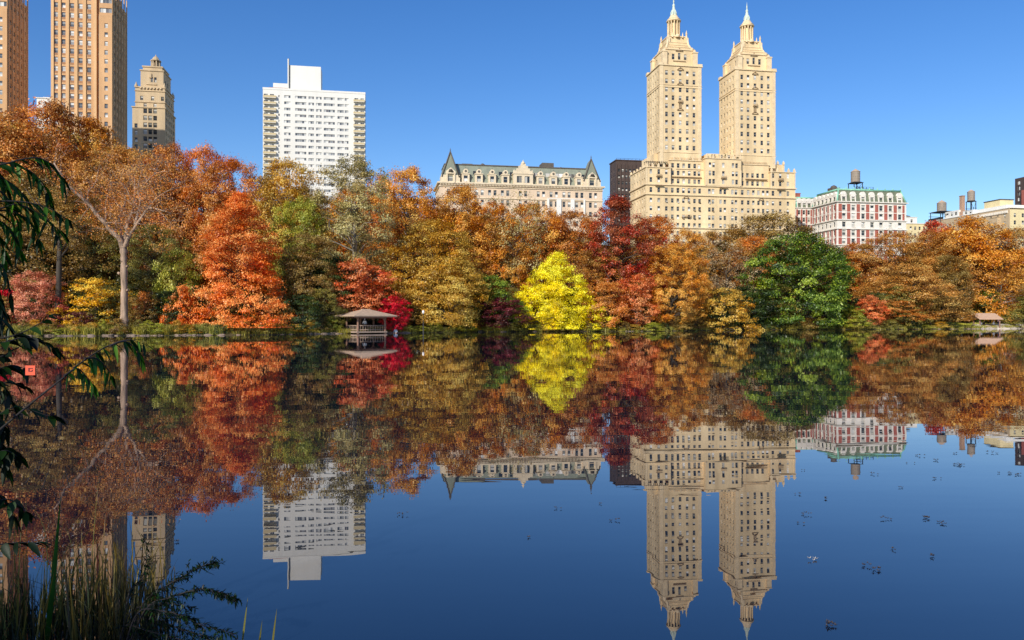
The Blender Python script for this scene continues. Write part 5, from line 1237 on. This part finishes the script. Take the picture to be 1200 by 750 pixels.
# hanging orange tag
tp_=P3(35.5,434,3.6); t=empty('hanging_tag',tp_,0,'small square orange red tag with dark marks hanging among dark leaves at left','tag')
b=MB(); s_=.0225; b.box(-s_,-.001,-s_,s_,.001,s_); b.build('plate',surf('orange_red_plastic',(.95,.13,.06),.5,.05,30),t)
b=MB(); b.box(-.008,-.003,-.006,-.003,-.0012,.012); b.box(-.003,-.003,.008,.012,-.0012,.012); b.box(-.003,-.003,-.006,.010,-.0012,-.002); b.box(.008,-.003,-.002,.012,-.0012,.003); b.build('mark',surf('dark_red_ink',(.2,.03,.03),.6,.1,30),t)
b=MB(); b.tube([(0,0,s_),(-.01,.02,.05),(-.03,.15,.12)],[.0008]*3,4); b.build('string',M['steel'],t)

# reeds on the near bank
def reeds(name,n,xr,yr,hr,wr,pal,seed,label,lean=.25):
    b=MB(); r_=random.Random(seed)
    for i in range(n):
        x=r_.uniform(*xr); y=r_.uniform(*yr); h=r_.uniform(*hr); L=h*1.03; a=r_.uniform(0,6.28); le=r_.gauss(0,lean); dv=Vector((math.cos(a)*le,math.sin(a)*le,1)).normalized(); w_=r_.uniform(*wr)
        side=Vector((math.cos(a+1.4),math.sin(a+1.4),0)); k=r_.uniform(.0,.5)*r_.choice((.3,1)); n0=len(b.v); seg=7; q=Vector((math.cos(a),math.sin(a),0))
        for j in range(seg+1):
            f=j/seg; c=Vector((x,y,.0 if y>near(x) else .05))+dv*(L*f)+q*(k*L*f**3)-Vector((0,0,1))*k*L*.8*f**4; ww=w_*(1-f**1.7)*.5+.0004
            b.v+=[tuple(c-side*ww),tuple(c+side*ww)]
        for j in range(seg): a_=n0+j*2; b.f.append((a_,a_+1,a_+3,a_+2)); b.m.append(0); b.sm.append(True)
    o=b.build(name,PAL[pal],None); 
    me=o.data; at=me.attributes.new('tint','FLOAT','FACE'); rr=np.random.default_rng(seed); at.data.foreach_set('value',np.clip(np.repeat(rr.normal(.45,.22,n),7),0,1).astype(np.float32))
    return tag(o,label,'reeds',kind='stuff')
PAL['reed']=leafmat('reed_blades',((64,46,18),(138,108,46),(204,170,96)),.35,.03)
PAL['reedgreen']=leafmat('reed_blades_green',((34,36,14),(88,88,38),(150,142,72)),.35,.03)
PAL['reeddark']=leafmat('reed_blades_dark',((14,13,6),(40,38,16),(86,78,38)),.2,.02)
reeds('reeds',330,(PX(36,4.9),PX(148,4.7)),(4.35,5.5),(.2,.70),(.006,.014),'reed',1,'dry tan and olive reeds at the water edge, lower left')
reeds('reeds',22,(PX(20,5.0),PX(90,5)),(4.5,5.4),(.6,1.0),(.005,.009),'reedgreen',2,'taller greenish reeds standing among the dry ones, lower left')
reeds('reeds',60,(-3.5,PX(40,4.6)),(4.2,5.2),(.3,.85),(.004,.009),'reedgreen',3,'thin dark green reeds in the bottom left corner')
reeds('reeds',1000,(-3.6,PX(150,4.6)),(3.9,5.3),(.1,.36),(.005,.011),'reeddark',4,'dense dark reed bases along the near bank',.4)
reeds('reeds',70,(PX(140,4.6),PX(190,4.6)),(4.3,4.9),(.2,.55),(.003,.007),'reeddark',8,'dark thin stems rising right of the dry reeds',.5)
for i,(px,yb,h) in enumerate(((283,4.75,.22),(302,4.65,.12),(318,4.7,.17))):
    b=MB(); x=PX(px,yb); blade(b,(0,0,-.05),Vector((.12,0,1)),h+.05+.06,.014,0,rn,seg=6,twist=1.2); o=b.build('reed_blade',PAL['reedgreen'],None,(x,yb,0)); add_tint(o,rg,12); tag(o,['tallest lone green blade poking from open water near the bottom left','shortest lone green blade poking from the water at the bottom edge','lone green blade rightmost of three poking from the water at the bottom'][i],'reed')
b=MB(); c0_=Vector((0,0,0)); blade(b,(0,0,-.05),Vector((.10,0,1)),1.06,.045,.0,rn,seg=10,twist=1.4); o=b.build('broad_reed_leaf',PAL['near'],None,(PX(50,4.45),4.45,-.02)); add_tint(o,rg,20); tag(o,'single broad green reed leaf standing in front of the dry reeds','reed')
# fine-leaved bush leaning over the water
rt=Vector((PX(140,4.5),4.5,-.05)); t=empty('leaning_bush',rt,0,'dark fine leaved bush leaning out over the water at lower left','shrub'); sb=MB(); lb=MB()
def spray(pix,dd,dens=1.0):
    pts=[P3(px,py,4.5+dd)-rt for px,py in pix]; c=spline([Vector((0,0,0))]+pts,40); sb.tube(c,[.006*(1-.85*i/40) for i in range(41)],5)
    for i in range(10,40):
        for _ in range(max(1,int(2*dens))):
            p=c[i]; d_=(c[i+1]-c[i]).normalized(); sd=Vector((rn.gauss(0,.5),rn.gauss(0,.7),rn.gauss(0,.5))); L=rn.uniform(.04,.13)*(1.15-i/60); tw=(d_+sd*.8).normalized(); e=p+tw*L-Vector((0,0,.015)); sb.tube([p,e],[.0015,.0008],4,cap=False)
            for q in range(int(7*dens)): f=(q+.5)/7; z_=p.lerp(e,f); blade(lb,z_,tw*.6+Vector((rn.gauss(0,.6),rn.gauss(0,.6),rn.gauss(0,.6))),rn.uniform(.02,.036),.010,.2,rn,seg=3)
spray([(165,712),(190,690),(215,675),(240,662),(252,660)],.1); spray([(170,715),(200,700),(235,690),(258,694),(276,700)],.0); spray([(160,720),(190,716),(215,722),(235,732),(272,742)],-.1); spray([(150,730),(180,726),(205,735),(240,745),(262,752)],.15)
spray([(150,700),(165,680),(172,655),(170,630)],.2,.6); spray([(150,722),(178,708),(205,708),(225,712)],.2,.8); spray([(145,735),(175,740),(215,750),(255,756)],0)
sb.build('stem',M['darkstem'],t); o=lb.build('leaves',PAL['neardark'],t); add_tint(o,rg,6)
# unseen trees added behind the camera to cast shade on the foreground
for (x,y,h,r_,lb_) in ((-7.4,-3.2,5.2,3.0,'unseen olive tree added for shade just left of and behind the camera'),(-11.5,-9.5,9.5,4.5,'unseen tall tree added for shade further behind the camera')):
    me,tr,H,Rr=PRO['big1']; t=empty('shade_tree',(x,y,.4),0,lb_,'tree')
    for nm,m_,mt in (('crown',me,PAL['olive']),('trunk',tr,M['bark'])):
        o=bpy.data.objects.new(nm,m_); col.objects.link(o); o.parent=t; o.scale=(r_/Rr,r_/Rr,h/H); o.material_slots[0].link='OBJECT'; o.material_slots[0].material=mt
